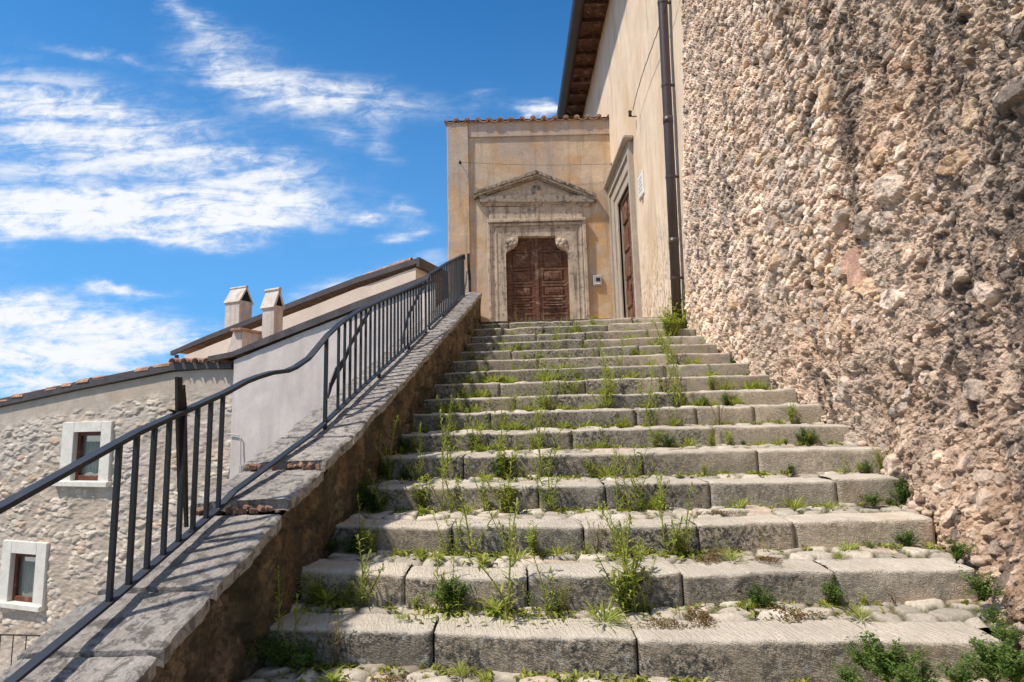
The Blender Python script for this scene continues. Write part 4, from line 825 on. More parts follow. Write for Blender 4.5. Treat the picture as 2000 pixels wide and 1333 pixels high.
for wd in wins:
    ua, ub, za, zb2 = wd['r']; x0, x1, y0_, y1_ = wd['o']; ym = (y0_+y1_)/2; oa, ob = urange(x0, x1, ym); oz1 = float(hp((x0+x1)/2, y0_)[2])
    win = empty('window', (0, 0, 0), house); win.location = HI; win['label'] = wd['w']+' window with pale stone surround and red-brown wooden frame'
    def wbox(A, u0_, u1_, z0_, z1_, o0, o1, bev=0.0, col=(1, 1, 1, 1)):
        c = hpt((u0_+u1_)/2, (z0_+z1_)/2, (o0+o1)/2); Mx = Matrix(((DH[0], NH[0], 0), (DH[1], NH[1], 0), (0, 0, 1))); A.box(tuple(c), (u1_-u0_, o1-o0, z1_-z0_), M=Mx, bev=bev, col=col)
    A = Acc(); wbox(A, oa, ua, za-.02, oz1, -.22, .055, .008); wbox(A, ub, ob, za-.02, oz1, -.22, .055, .008); wbox(A, ua, ub, zb2, oz1, -.22, .0545, .006); fixnormals(A.build('surround', M['whitestone'], win))
    s0, s1, sy0, sy1 = wd['sill']; sa, sb = urange(s0, s1, (sy0+sy1)/2); A = Acc(); wbox(A, sa, sb, za-.11, za-.005, -.24, .11, .012); fixnormals(A.build('sill', M['whitestone'], win))
    fr = .075; A = Acc(); wbox(A, ua, ua+fr, za, zb2, -.09, -.03, .008); wbox(A, ub-fr, ub, za, zb2, -.09, -.03, .008); wbox(A, ua+fr, ub-fr, zb2-fr, zb2, -.09, -.031, .008); wbox(A, ua+fr, ub-fr, za, za+fr*1.2, -.09, -.031, .008); fixnormals(A.build('frame', M['winwood'], win))
    A = Acc(); wbox(A, ua+fr, ub-fr, za+fr, zb2-fr, -.075, -.07); fixnormals(A.build('pane', M['glass'], win))
    A = Acc(); nn = 40; uu = np.linspace(ua+fr, ub-fr, nn); zz = np.linspace(za+.13, zb2-.19, 14); Ug, Zg = np.meshgrid(uu, zz, indexing='ij'); fo = -.15+.014*np.sin(Ug*75+2*Zg); Pc = p00*np.array([1, 1, 0])+Ug[..., None]*DH+fo[..., None]*NH; Pc[..., 2] = Zg+.02*np.sin(Ug*22)*(Zg < za+.16); A.grid(Pc); A.build('curtain', M['curtain'], win, smooth=True)
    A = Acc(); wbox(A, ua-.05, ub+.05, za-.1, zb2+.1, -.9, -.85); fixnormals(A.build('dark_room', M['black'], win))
# roof: verge board, deck, tile lumps
rt = [(-700, 922, 905), (0, 795, 781), (160, 760, 746), (340, 724, 710), (400, 721, 709), (458, 720, 708)]
def verge(pts, back0, back1, name, mat, H_=None):
    lo = [hp(x, a, -back0) for x, a, b in pts]; hi = [hp(x, b, -back0) for x, a, b in pts]
    A = Acc(); e = NH*(back1-back0); P = np.array([[l, h, h+e*-1*0+(-NH)*(back0-back1)*-1, l+(-NH)*(back0-back1)*-1] for l, h in zip(lo, hi)]); return P
def ribbon(pts, out, deep, plane_back):
    """board following a roof line: front face 'out' in front of the plane, 'deep' thick"""
    A = Acc(); P = []
    for x, a, b in pts:
        l = hp(x, a, plane_back); h = hp(x, b, plane_back); P.append([l+NH*out, h+NH*out, h-NH*deep, l-NH*deep])
    P = np.array(P); P = np.concatenate([P, P[:, :1]], 1); A.grid(P)
    A.polys([P[0][0], P[0][1], P[0][2], P[0][3]], [(0, 1, 2, 3)]); A.polys([P[-1][0], P[-1][1], P[-1][2], P[-1][3]], [(0, 1, 2, 3)]); return A
hb(ribbon(rt, .07, .05, 0), 'verge_board', 'fascia'); hb(ribbon([(x, b+2, b-1) for x, a, b in rt], .05, 3.4, 0), 'roof_deck', 'tile')
def htile(u, z, ang, out, r=.09, L=.42, slope=0.0):
    """one curved tile lying along the wall direction"""
    A = Acc(); ca_, sa_ = math.cos(slope), math.sin(slope); ax = DH*ca_+np.array([0, 0, 1])*sa_; upv = -DH*sa_+np.array([0, 0, 1])*ca_; side = NH; c0 = hpt(u, z, out); aa = np.linspace(0, math.pi, 8)
    pr = [c0+side*r*math.cos(a)+upv*r*math.sin(a) for a in aa]+[c0+side*(r-.016)*math.cos(a)+upv*(r-.016)*math.sin(a) for a in aa[::-1]]
    A.prism(pr, ax*L); return A
sl_ = math.atan2(tz[3]-tz[1], tu[3]-tu[1]); u = tu[0]
while u < tu[3]-.2:
    z = float(np.interp(u, tu, tz))+.125+.02*random.random(); A = htile(u, z, 0, .0, r=.075+random.uniform(-.012, .012), L=random.uniform(.30, .40), slope=sl_-.07+random.uniform(-.03, .03)); hb(A, 'verge_tile', 'tile'); u += random.uniform(.40, .62)
for i in range(5):
    x = 352+i*22; c = hp(x, 709); A = Acc(); aa = np.linspace(0, math.pi, 8); r = .10; L = -NH*3.0
    A.prism([c+NH*.17+DH*r*math.cos(a)+np.array([0, 0, r*.8*math.sin(a)]) for a in aa]+[c+NH*.17+DH*(r-.018)*math.cos(a)+np.array([0, 0, (r-.018)*.8*math.sin(a)]) for a in aa[::-1]], L); hb(A, 'eave_tile', 'tile')

# middle house: smooth pale gable wall
B1 = -.25
mid = empty('rendered_house', tuple(hpt(2, -7))); tag(mid, 'house with smooth pale rendered gable wall and sloping brown verge behind the railing', 'house'); MI = tuple(-np.array(mid.location))
def mb(A, name, mat, fix=True, smooth=False, par_=None):
    o = A.build(name, M[mat], mid if par_ is None else par_, smooth=smooth)
    if par_ is None: o.location = MI
    return fixnormals(o) if fix else o
mt = [(457, 704), (520, 678), (600, 646), (700, 607), (790, 573), (835, 556), (852, 551)]
mu = np.array([hu(hp(x, y, B1)) for x, y in mt]); mz = np.array([float(hp(x, y, B1)[2]) for x, y in mt])
us = np.linspace(mu[0], mu[-1], 80); Uu, V = np.meshgrid(us, np.linspace(0, 1, 90), indexing='ij'); Z = -7+(np.interp(Uu, mu, mz)+7)*V; P = p00*np.array([1, 1, 0])+Uu[..., None]*DH+(-B1+.02*fbm(Uu*1.2, Z*1.2, 4, 91)+.006*fbm(Uu*6, Z*6, 3, 92))[..., None]*NH; P[..., 2] = Z
A = Acc(); A.grid(P); eL = np.array([[P[0, j], P[0, j]-NH*3.5] for j in range(P.shape[1])]); A.grid(eL); mb(A, 'gable_wall', 'houseplaster', fix=False, smooth=True)
mr = [(410, 706, 697), (457, 698, 688), (520, 674, 661), (600, 643, 629), (700, 604, 590), (790, 571, 557), (836, 553, 539), (846, 550, 536)]
mb(ribbon(mr, .05, .03, B1), 'verge_board', 'fascia'); mb(ribbon([(x, b+2.5, b-.5) for x, a, b in mr[:6]], .03, 3.6, B1), 'roof_deck', 'tile'); mb(ribbon([(x, b+2.5, b-.5) for x, a, b in mr[5:]], .03, .35, B1), 'roof_deck', 'tile')
# thin pipe loop on the pale wall
q0 = [hp(x, y, B1-.04) for x, y in ((447, 848), (466, 850), (470, 856), (469, 985))]; A = Acc(); A.tube(q0, .012, 6); A.box(tuple(hp(469, 940, B1-.05)), (.035, .035, .5)); mb(A, 'conduit', 'houseplaster')

# upper house
B2 = 3.2
up = empty('cream_house', tuple(hpt(0, -7, -B2))); tag(up, 'upper cream rendered house with brown verge and roof peak, behind the railing', 'house'); UI = tuple(-np.array(up.location))
def ub(A, name, mat, fix=True, smooth=False):
    o = A.build(name, M[mat], up, smooth=smooth); o.location = UI; return fixnormals(o) if fix else o
ut = [(360, 695), (480, 648), (600, 602), (700, 563), (812, 523)]; uu_ = np.array([hu(hp(x, y, B2)) for x, y in ut]); uz = np.array([float(hp(x, y, B2)[2]) for x, y in ut])
us = np.linspace(uu_[0], uu_[-1], 60); Uu, V = np.meshgrid(us, np.linspace(0, 1, 60), indexing='ij'); Z = -7+(np.interp(Uu, uu_, uz)+7)*V; P = p00*np.array([1, 1, 0])+Uu[..., None]*DH+(-B2+.02*fbm(Uu*1.2, Z*1.2, 4, 93))[..., None]*NH; P[..., 2] = Z
A = Acc(); A.grid(P); eR = np.array([[P[-1, j], P[-1, j]-NH*2.4] for j in range(P.shape[1])]); A.grid(eR, flip=True); eL = np.array([[P[0, j], P[0, j]-NH*5.0] for j in range(P.shape[1])]); A.grid(eL); ub(A, 'gable_wall', 'upperplaster', fix=False, smooth=True)
ur = [(336, 695, 687), (400, 668, 659), (480, 637, 627), (600, 590, 580), (700, 553, 542), (812, 517, 507), (818, 515, 506)]
ub(ribbon(ur, .05, .03, B2), 'verge_board', 'fascia'); ub(ribbon([(x, b+2, b-.5) for x, a, b in ur], .03, 2.4, B2), 'roof_deck', 'tile')
c = hp(818, 513, B2); A = Acc(); A.prism([c+NH*.1+np.array([0, 0, -.12]), c+NH*.1+np.array([0, 0, .09]), c+NH*.1+DH*.06+np.array([0, 0, .09]), c+NH*.1+DH*.06+np.array([0, 0, -.12])], -NH*2.4); ub(A, 'eaves_board', 'fascia')
sl2 = math.atan2(uz[-1]-uz[0], uu_[-1]-uu_[0])
for (xa_, xb_) in ((660, 790), (580, 600)):
    u = hu(hp(xa_, 540, B2)); ue = hu(hp(xb_, 540, B2))
    while u < ue:
        A = htile(u, float(np.interp(u, uu_, uz))+.22, 0, -B2-.05, r=.08, L=.42, slope=sl2-.05); ub(A, 'verge_tile', 'tile'); u += .38
q0 = [hp(345, y, B2-.15) for y in (694, 720)]; A = Acc(); A.tube(q0, .05, 8); ub(A, 'downpipe', 'gutter')
# chimneys
def chimney(x0, x1, ytop, ycap, ybase, back, split, label, rot=0.0, open_dark=True):
    """body box turned so that one corner faces the camera; gabled cap open on the right side"""
    c0 = hp((x0+x1)/2, ybase+6, back); dist = c0[1]; k = 1/FOC*dist*1.05
    wpx = (x1-x0)*(c0[1]**2/(c0[0]**2+c0[1]**2)); L_ = empty('chimney', tuple(c0)); tag(L_, label, 'chimney', None)
    vd = np.array([c0[0], c0[1], 0]); vd /= np.linalg.norm(vd); rt_ = np.array([vd[1], -vd[0], 0])
    a = math.radians(42)+rot
    # n_right: normal of the right visible face, n_left: of the left one
    nr = -vd*math.cos(a)+rt_*math.sin(a); nl = -vd*math.sin(a)-rt_*math.cos(a)
    wl = (split*wpx*k)/math.sin(a+.0) if False else split*wpx*k/abs(nr@rt_*0+math.sin(a)); wr_ = (1-split)*wpx*k/math.cos(a)
    # left face spans along nr direction, right face spans along nl direction
    Mx = Matrix(((nr[0], -nl[0], 0), (nr[1], -nl[1], 0), (0, 0, 1)))
    hgt_ = (ybase+6-ycap)*k; sx, sy = wl*1.05, wr_*1.05
    A = Acc(); A.box((0, 0, hgt_/2-.2), (sx, sy, hgt_+.4), M=Mx); fixnormals(A.build('shaft', M['chimney'], L_, smooth=False))
    ch = (ycap-ytop)*k; ov = .035
    # cap: two leaning slabs, ridge parallel to nr (x local); slopes fall along local y
    A = Acc()
    for s_ in (-1, 1):
        th = .045; y0c, y1c = s_*(sy/2+ov), s_*.01; P0 = [(-sx/2-ov, y0c, hgt_-.04), (sx/2+.02, y0c, hgt_-.04), (sx/2+.02, y1c, hgt_+ch), (-sx/2-ov, y1c, hgt_+ch)]
        V = [tuple(Mx @ Vector(p)) for p in P0]+[tuple(Mx @ Vector((p[0], p[1]-s_*.03, p[2]-.03))) for p in P0]
        A.polys(V, [(0, 1, 2, 3), (7, 6, 5, 4), (0, 4, 5, 1), (1, 5, 6, 2), (2, 6, 7, 3), (3, 7, 4, 0)])
    fixnormals(A.build('cap', M['chimney'], L_))
    A = Acc(); V = [tuple(Mx @ Vector(p)) for p in ((sx/2*1.01, -sy/2*.98, hgt_+.01), (sx/2*1.01, sy/2*.98, hgt_+.01), (sx/2*1.01, 0, hgt_+ch*.94), (-sx/2*1.01, -sy/2*.98, hgt_+.01), (-sx/2*.8, sy/2*.86, hgt_+.01), (-sx/2*.8, 0, hgt_+ch*.86))]
    A.polys(V, [(0, 1, 2), (3, 5, 4), (0, 3, 4, 1)]); A.build('flue_opening', M['black'], L_)
    A = Acc(); A.tube([tuple(Mx @ Vector((-sx/2-ov-.02, 0, hgt_+ch+.01))), tuple(Mx @ Vector((sx/2+.03, 0, hgt_+ch+.01)))], .04, 8); A.build('ridge_tile', M['chimney'], L_)
    return L_
chimney(437, 491, 565, 592, 655, 4.3, .52, 'wider chimney with dark open gabled cap, left of the two chimneys')
chimney(511, 551, 570, 601, 668, .9, .56, 'narrower chimney with tapered terracotta-edged cap, in front of the upper house')
# squat roof vent with a tile lid
c = hp(484, 680, .7); rv = empty('roof_vent', tuple(c)); tag(rv, 'squat white roof vent with terracotta lid, left of the narrower chimney', 'roof vent'); k = c[1]/FOC*.78
Mx = Matrix(((DH[0], NH[0], 0), (DH[1], NH[1], 0), (0, 0, 1)))
A = Acc(); V = [tuple(Mx @ Vector(p)) for p in ((-26*k, .3, -.1), (20*k, .3, -.1), (20*k, -.3, -.1), (-26*k, -.3, -.1), (-8*k, .3, 38*k), (20*k, .3, 38*k), (20*k, -.3, 38*k), (-8*k, -.3, 38*k))]; A.polys(V, [(0, 1, 5, 4), (1, 2, 6, 5), (2, 3, 7, 6), (3, 0, 4, 7), (4, 5, 6, 7)]); fixnormals(A.build('vent_body', M['chimney'], rv))
A = Acc(); A.box(tuple(Mx @ Vector((8*k, 0, 40*k))), (34*k, .75, .05), M=Mx, bev=.01); A.build('lid', M['tile'], rv)
# little iron railing of the alley balcony, far lower left
br = empty('balcony_railing', tuple(hp(30, 1330, -1.2))); tag(br, 'small thin iron railing in front of the stone house, bottom left corner', 'railing'); BI = -np.array(br.location)
qa, qb = hp(-160, 1236, -1.2), hp(78, 1242, -1.2); A = Acc(); A.tube([qa, qb], .012, 6); o = A.build('top_rail', M['rust'], br); o.location = BI
nb = 11
for i in range(nb):
    p = qa+(qb-qa)*i/(nb-1); A = Acc(); A.tube([p, p-np.array([0, 0, 1.6])], .008, 6); o = A.build('bar', M['rust'], br); o.location = BI
A = Acc(); d_ = (qb-qa); A.tube([qa-np.array([0, 0, 1.5]), qb-np.array([0, 0, 1.5])], .012, 6); o = A.build('bottom_rail', M['rust'], br); o.location = BI
A = Acc(); A.box(tuple((qa+qb)/2-np.array([0, 0, 1.65])-NH*.6), (np.linalg.norm(qb-qa)+.3, 1.3, .12), M=Mx); o = A.build('balcony_slab', M['houseplaster'], br); o.location = BI

# ---------------------------------------------------------------- ground far below
A = Acc(); n = 120; gx_ = np.sign(np.linspace(-1, 1, n))*np.abs(np.linspace(-1, 1, n))**3*1500; Xg, Yg = np.meshgrid(gx_, gx_, indexing='ij'); rr5 = np.hypot(Xg, Yg)
Zg = -7+np.where(rr5 > 60, (fbm(Xg*.004, Yg*.004, 4, 5)-.25)*np.minimum((rr5-60)*.05, 18), 0); A.grid(np.stack([Xg, Yg, Zg], -1)); g_ = A.build('ground', M['ground'], None, smooth=True); tag(g_, kind='structure')

# ---------------------------------------------------------------- weeds
def leafpoly(A, base, d, up, L, Wd, col, droop=.3, fold=.25):
    """one pointed leaf of six vertices, folded along its midrib and drooping"""
    d = d/np.linalg.norm(d); s = np.cross(d, up); s = s/(np.linalg.norm(s)+1e-9); nrm = np.cross(s, d)
    p1 = base+d*L*.35+nrm*(-droop*L*.06); p2 = base+d*L*.72-nrm*droop*L*.22; p3 = base+d*L*.98-nrm*droop*L*.5
    V = [base, p1+s*Wd*.5+nrm*Wd*fold, p1, p1-s*Wd*.5+nrm*Wd*fold, p2+s*Wd*.42+nrm*Wd*fold*.8, p2, p2-s*Wd*.42+nrm*Wd*fold*.8, p3]
    A.polys(V, [(0, 1, 2), (0, 2, 3), (1, 4, 5, 2), (2, 5, 6, 3), (4, 7, 5), (5, 7, 6)], col)
def rc(lo=.75, hi=1.2): v = random.uniform(lo, hi); return (v*random.uniform(.9, 1.15), v, v*random.uniform(.7, 1.1), 1)
def proto(kind, sd):
    random.seed(sd); A = Acc(); B = Acc(); mat = 'leaf'
    if kind == 'slender':
        ns = random.randint(1, 4)
        for s_ in range(ns):
            hh = 1.0 if s_ == 0 else random.uniform(.45, .9); a0 = random.random()*6.28; ln = random.uniform(.05, .34); curv = random.uniform(-.22, .22)
            pts = [np.array([.03*math.cos(a0)+ln*t*math.cos(a0)+curv*t*t*math.sin(a0), .03*math.sin(a0)+ln*t*math.sin(a0)-curv*t*t*math.cos(a0), hh*t]) for t in np.linspace(0, 1, 7)]
            B.tube(pts, [.011, .010, .009, .008, .007, .006, .004], 5, rc(.8, 1.0)); nl = int(32*hh)
            for i in range(nl):
                t = .04+.95*i/nl; j = min(5, int(t*6)); p = pts[j]+(pts[j+1]-pts[j])*(t*6-j); a = i*2.4+random.uniform(-.3, .3); el_ = random.uniform(.45, 1.1); L = random.uniform(.09, .17)*(1.25-t*.75)
                leafpoly(A, p, np.array([math.cos(a)*math.cos(el_), math.sin(a)*math.cos(el_), math.sin(el_)]), np.array([0, 0, 1.]), L, .015+.009*random.random(), rc(), droop=random.uniform(.1, .9))
            for i in range(7):
                a = random.random()*6.28; p = pts[-1]-np.array([0, 0, random.uniform(0, .1)]); leafpoly(A, p, np.array([math.cos(a)*.5, math.sin(a)*.5, 1]), np.array([0, 0, 1.]), .05, .018, rc(.9, 1.35), 0)
    elif kind == 'bushy':
        for s_ in range(10):
            a0 = random.random()*6.28; ln = random.uniform(.1, .5); hh = random.uniform(.5, 1); pts = [np.array([ln*t*math.cos(a0), ln*t*math.sin(a0), hh*t**.85]) for t in np.linspace(0, 1, 5)]
            B.tube(pts, [.012, .01, .009, .007, .004], 5, rc(.8, 1.0))
            for i in range(20):
                t = random.uniform(.05, 1); j = min(3, int(t*4)); p = pts[j]+(pts[j+1]-pts[j])*(t*4-j); a = random.random()*6.28; el_ = random.uniform(0, 1.0)
                leafpoly(A, p, np.array([math.cos(a)*math.cos(el_), math.sin(a)*math.cos(el_), math.sin(el_)]), np.array([0, 0, 1.]), random.uniform(.12, .22), random.uniform(.03, .055), rc(), droop=random.uniform(.2, 1))
    elif kind == 'rosette':
        for i in range(34):
            a = i*2.4+random.uniform(-.2, .2); el_ = random.uniform(.1, 1.25); p = np.array([math.cos(a)*.03, math.sin(a)*.03, 0.01])
            leafpoly(A, p, np.array([math.cos(a)*math.cos(el_), math.sin(a)*math.cos(el_), math.sin(el_)]), np.array([0, 0, 1.]), random.uniform(.5, 1.05), random.uniform(.09, .17), rc(), droop=random.uniform(.3, 1.1), fold=.3)
    elif kind == 'shrub':
        mat = 'leafdark'
        for s_ in range(26):
            a0 = random.random()*6.28; rr = random.uniform(.1, .75); hh = random.uniform(.45, 1)*(1-.45*rr); pts = [np.array([rr*t*math.cos(a0), rr*t*math.sin(a0), hh*t**.8]) for t in np.linspace(0, 1, 4)]
            B.tube(pts, [.01, .008, .007, .004], 4, rc(.7, .9))
            for i in range(44):
                t = random.uniform(.12, 1)**.7; j = min(2, int(t*3)); p = pts[j]+(pts[j+1]-pts[j])*(t*3-j)+np.array([random.gauss(0, .05), random.gauss(0, .05), random.gauss(0, .04)]); a = random.random()*6.28; el_ = random.uniform(-.3, .9)
                leafpoly(A, p, np.array([math.cos(a)*math.cos(el_), math.sin(a)*math.cos(el_), math.sin(el_)]), np.array([0, 0, 1.]), random.uniform(.05, .095), random.uniform(.032, .055), rc(.6, 1.6), droop=.5, fold=.1)
    elif kind == 'creeper':
        mat = 'leafred'
        for i in range(520):
            a = random.random()*6.28; rr = random.random()**.6*1.6*(1+.3*math.sin(3*a+sd)); p = np.array([rr*math.cos(a), rr*math.sin(a)*.5, random.uniform(0, .35)*max(.2, 1-rr/2.2)]); b_ = random.random()*6.28; el_ = random.uniform(.0, 1.2)
            leafpoly(A, p, np.array([math.cos(b_)*math.cos(el_), math.sin(b_)*math.cos(el_), math.sin(el_)]), np.array([0, 0, 1.]), random.uniform(.10, .2), random.uniform(.05, .09), rc(.6, 1.5), droop=.3, fold=.1)
        B.tube([(-.8, 0, .03), (0, .05, .06), (.8, 0, .03)], .012, 4)
    elif kind == 'tuft':
        for i in range(60):
            a = random.random()*6.28; el_ = random.uniform(.6, 1.5); p = np.array([math.cos(a), math.sin(a)*.6, 0])*random.random()*.35
            leafpoly(A, p, np.array([math.cos(a)*math.cos(el_), math.sin(a)*math.cos(el_), math.sin(el_)]), np.array([0, 0, 1.]), random.uniform(.5, 1.0), .045, rc(), droop=random.uniform(.1, 1.3), fold=.2)
    elif kind == 'dry':
        mat = 'leafdry'
        for s_ in range(9):
            a0 = random.random()*6.28; ln = random.uniform(.1, .5); pts = [np.array([ln*t*math.cos(a0), ln*t*math.sin(a0)*.6, random.uniform(.8, 1)*t]) for t in (0, .5, 1)]; B.tube(pts, [.008, .006, .004], 4, rc())
            for i in range(7):
                p = pts[1]+(pts[2]-pts[1])*random.random(); a = random.random()*6.28; leafpoly(A, p, np.array([math.cos(a), math.sin(a), 1.2]), np.array([0, 0, 1.]), .1, .02, rc(.8, 1.3), .3)
    return A, B, mat
PM = {}
def proto_meshes(kind, v):
    key = (kind, v)
    if key not in PM:
        A, B, mat = proto(kind, hash_(kind)+v*13); r = empty('weed'); fo = A.build('leaves', M[mat], r, smooth=True)
        so_ = B.build('stems', M[mat], r, smooth=True) if B.v else None; PM[key] = (r, fo, so_)
        bpy.data.objects.remove(r); 
        fo.parent = None; COL.objects.unlink(fo)
        if so_: COL.objects.unlink(so_)
    return PM[key]
def hash_(s): return sum(ord(c)*(i+3) for i, c in enumerate(s))
ORD = ['lowest', 'first', 'second', 'third', 'fourth', 'fifth', 'sixth', 'seventh', 'eighth', 'ninth', 'tenth', 'eleventh', 'twelfth', 'thirteenth', 'fourteenth', 'fifteenth', 'sixteenth']
DESC = {'slender': ('slender tall weed with narrow pale green leaves', 'slender_weed'), 'bushy': ('bushy bright green weed', 'bushy_weed'), 'rosette': ('low broad-leaved green rosette', 'leafy_weed'), 'shrub': ('dark green small-leaved shrubby weed', 'shrubby_weed'), 'creeper': ('low reddish creeping weed', 'creeping_weed'), 'tuft': ('short tuft of green blades', 'grass_tuft'), 'dry': ('thin dry brownish weed', 'dry_weed')}
def zone(x, k):
    t = (x-LINE[k][0][0])/(LINE[k][-1][0]-LINE[k][0][0])
    return 'beside the parapet' if t < .12 else 'left of the middle' if t < .40 else 'around the middle' if t < .62 else 'right of the middle' if t < .88 else 'beside the rubble wall'
cnt = 0; WEEDS = []
def weed(k, px, hpx, kind, fwd=.03, scale_xy=1.0):
    """k: the riser the weed stands at the foot of; px: pixel column; hpx: height in photo pixels"""
    global cnt
    y = (LINE[k][0][1]+LINE[k][-1][1])/2
    for _ in range(5): X = float(onY(px, 900, y)[0]); y = float(step_y(k, np.array(X)))
    y -= fwd; z = ZK[k-1]+.002; X = float(onY(px, 900, y)[0]); h = hpx*y/FOC
    r, fo, so_ = proto_meshes(kind, cnt % 4); cnt += 1; nm = DESC[kind][1]
    X += random.gauss(0, .012); e = empty(nm, (X, y, z)); e.rotation_euler = (random.gauss(0, .08), random.gauss(0, .10), random.random()*6.28); e.scale = (h*scale_xy, h*scale_xy, h)
    a = fo.copy(); COL.objects.link(a); a.parent = e
    if so_: b = so_.copy(); COL.objects.link(b); b.parent = e
    WEEDS.append((k, kind, X, e)); return e
random.seed(11)
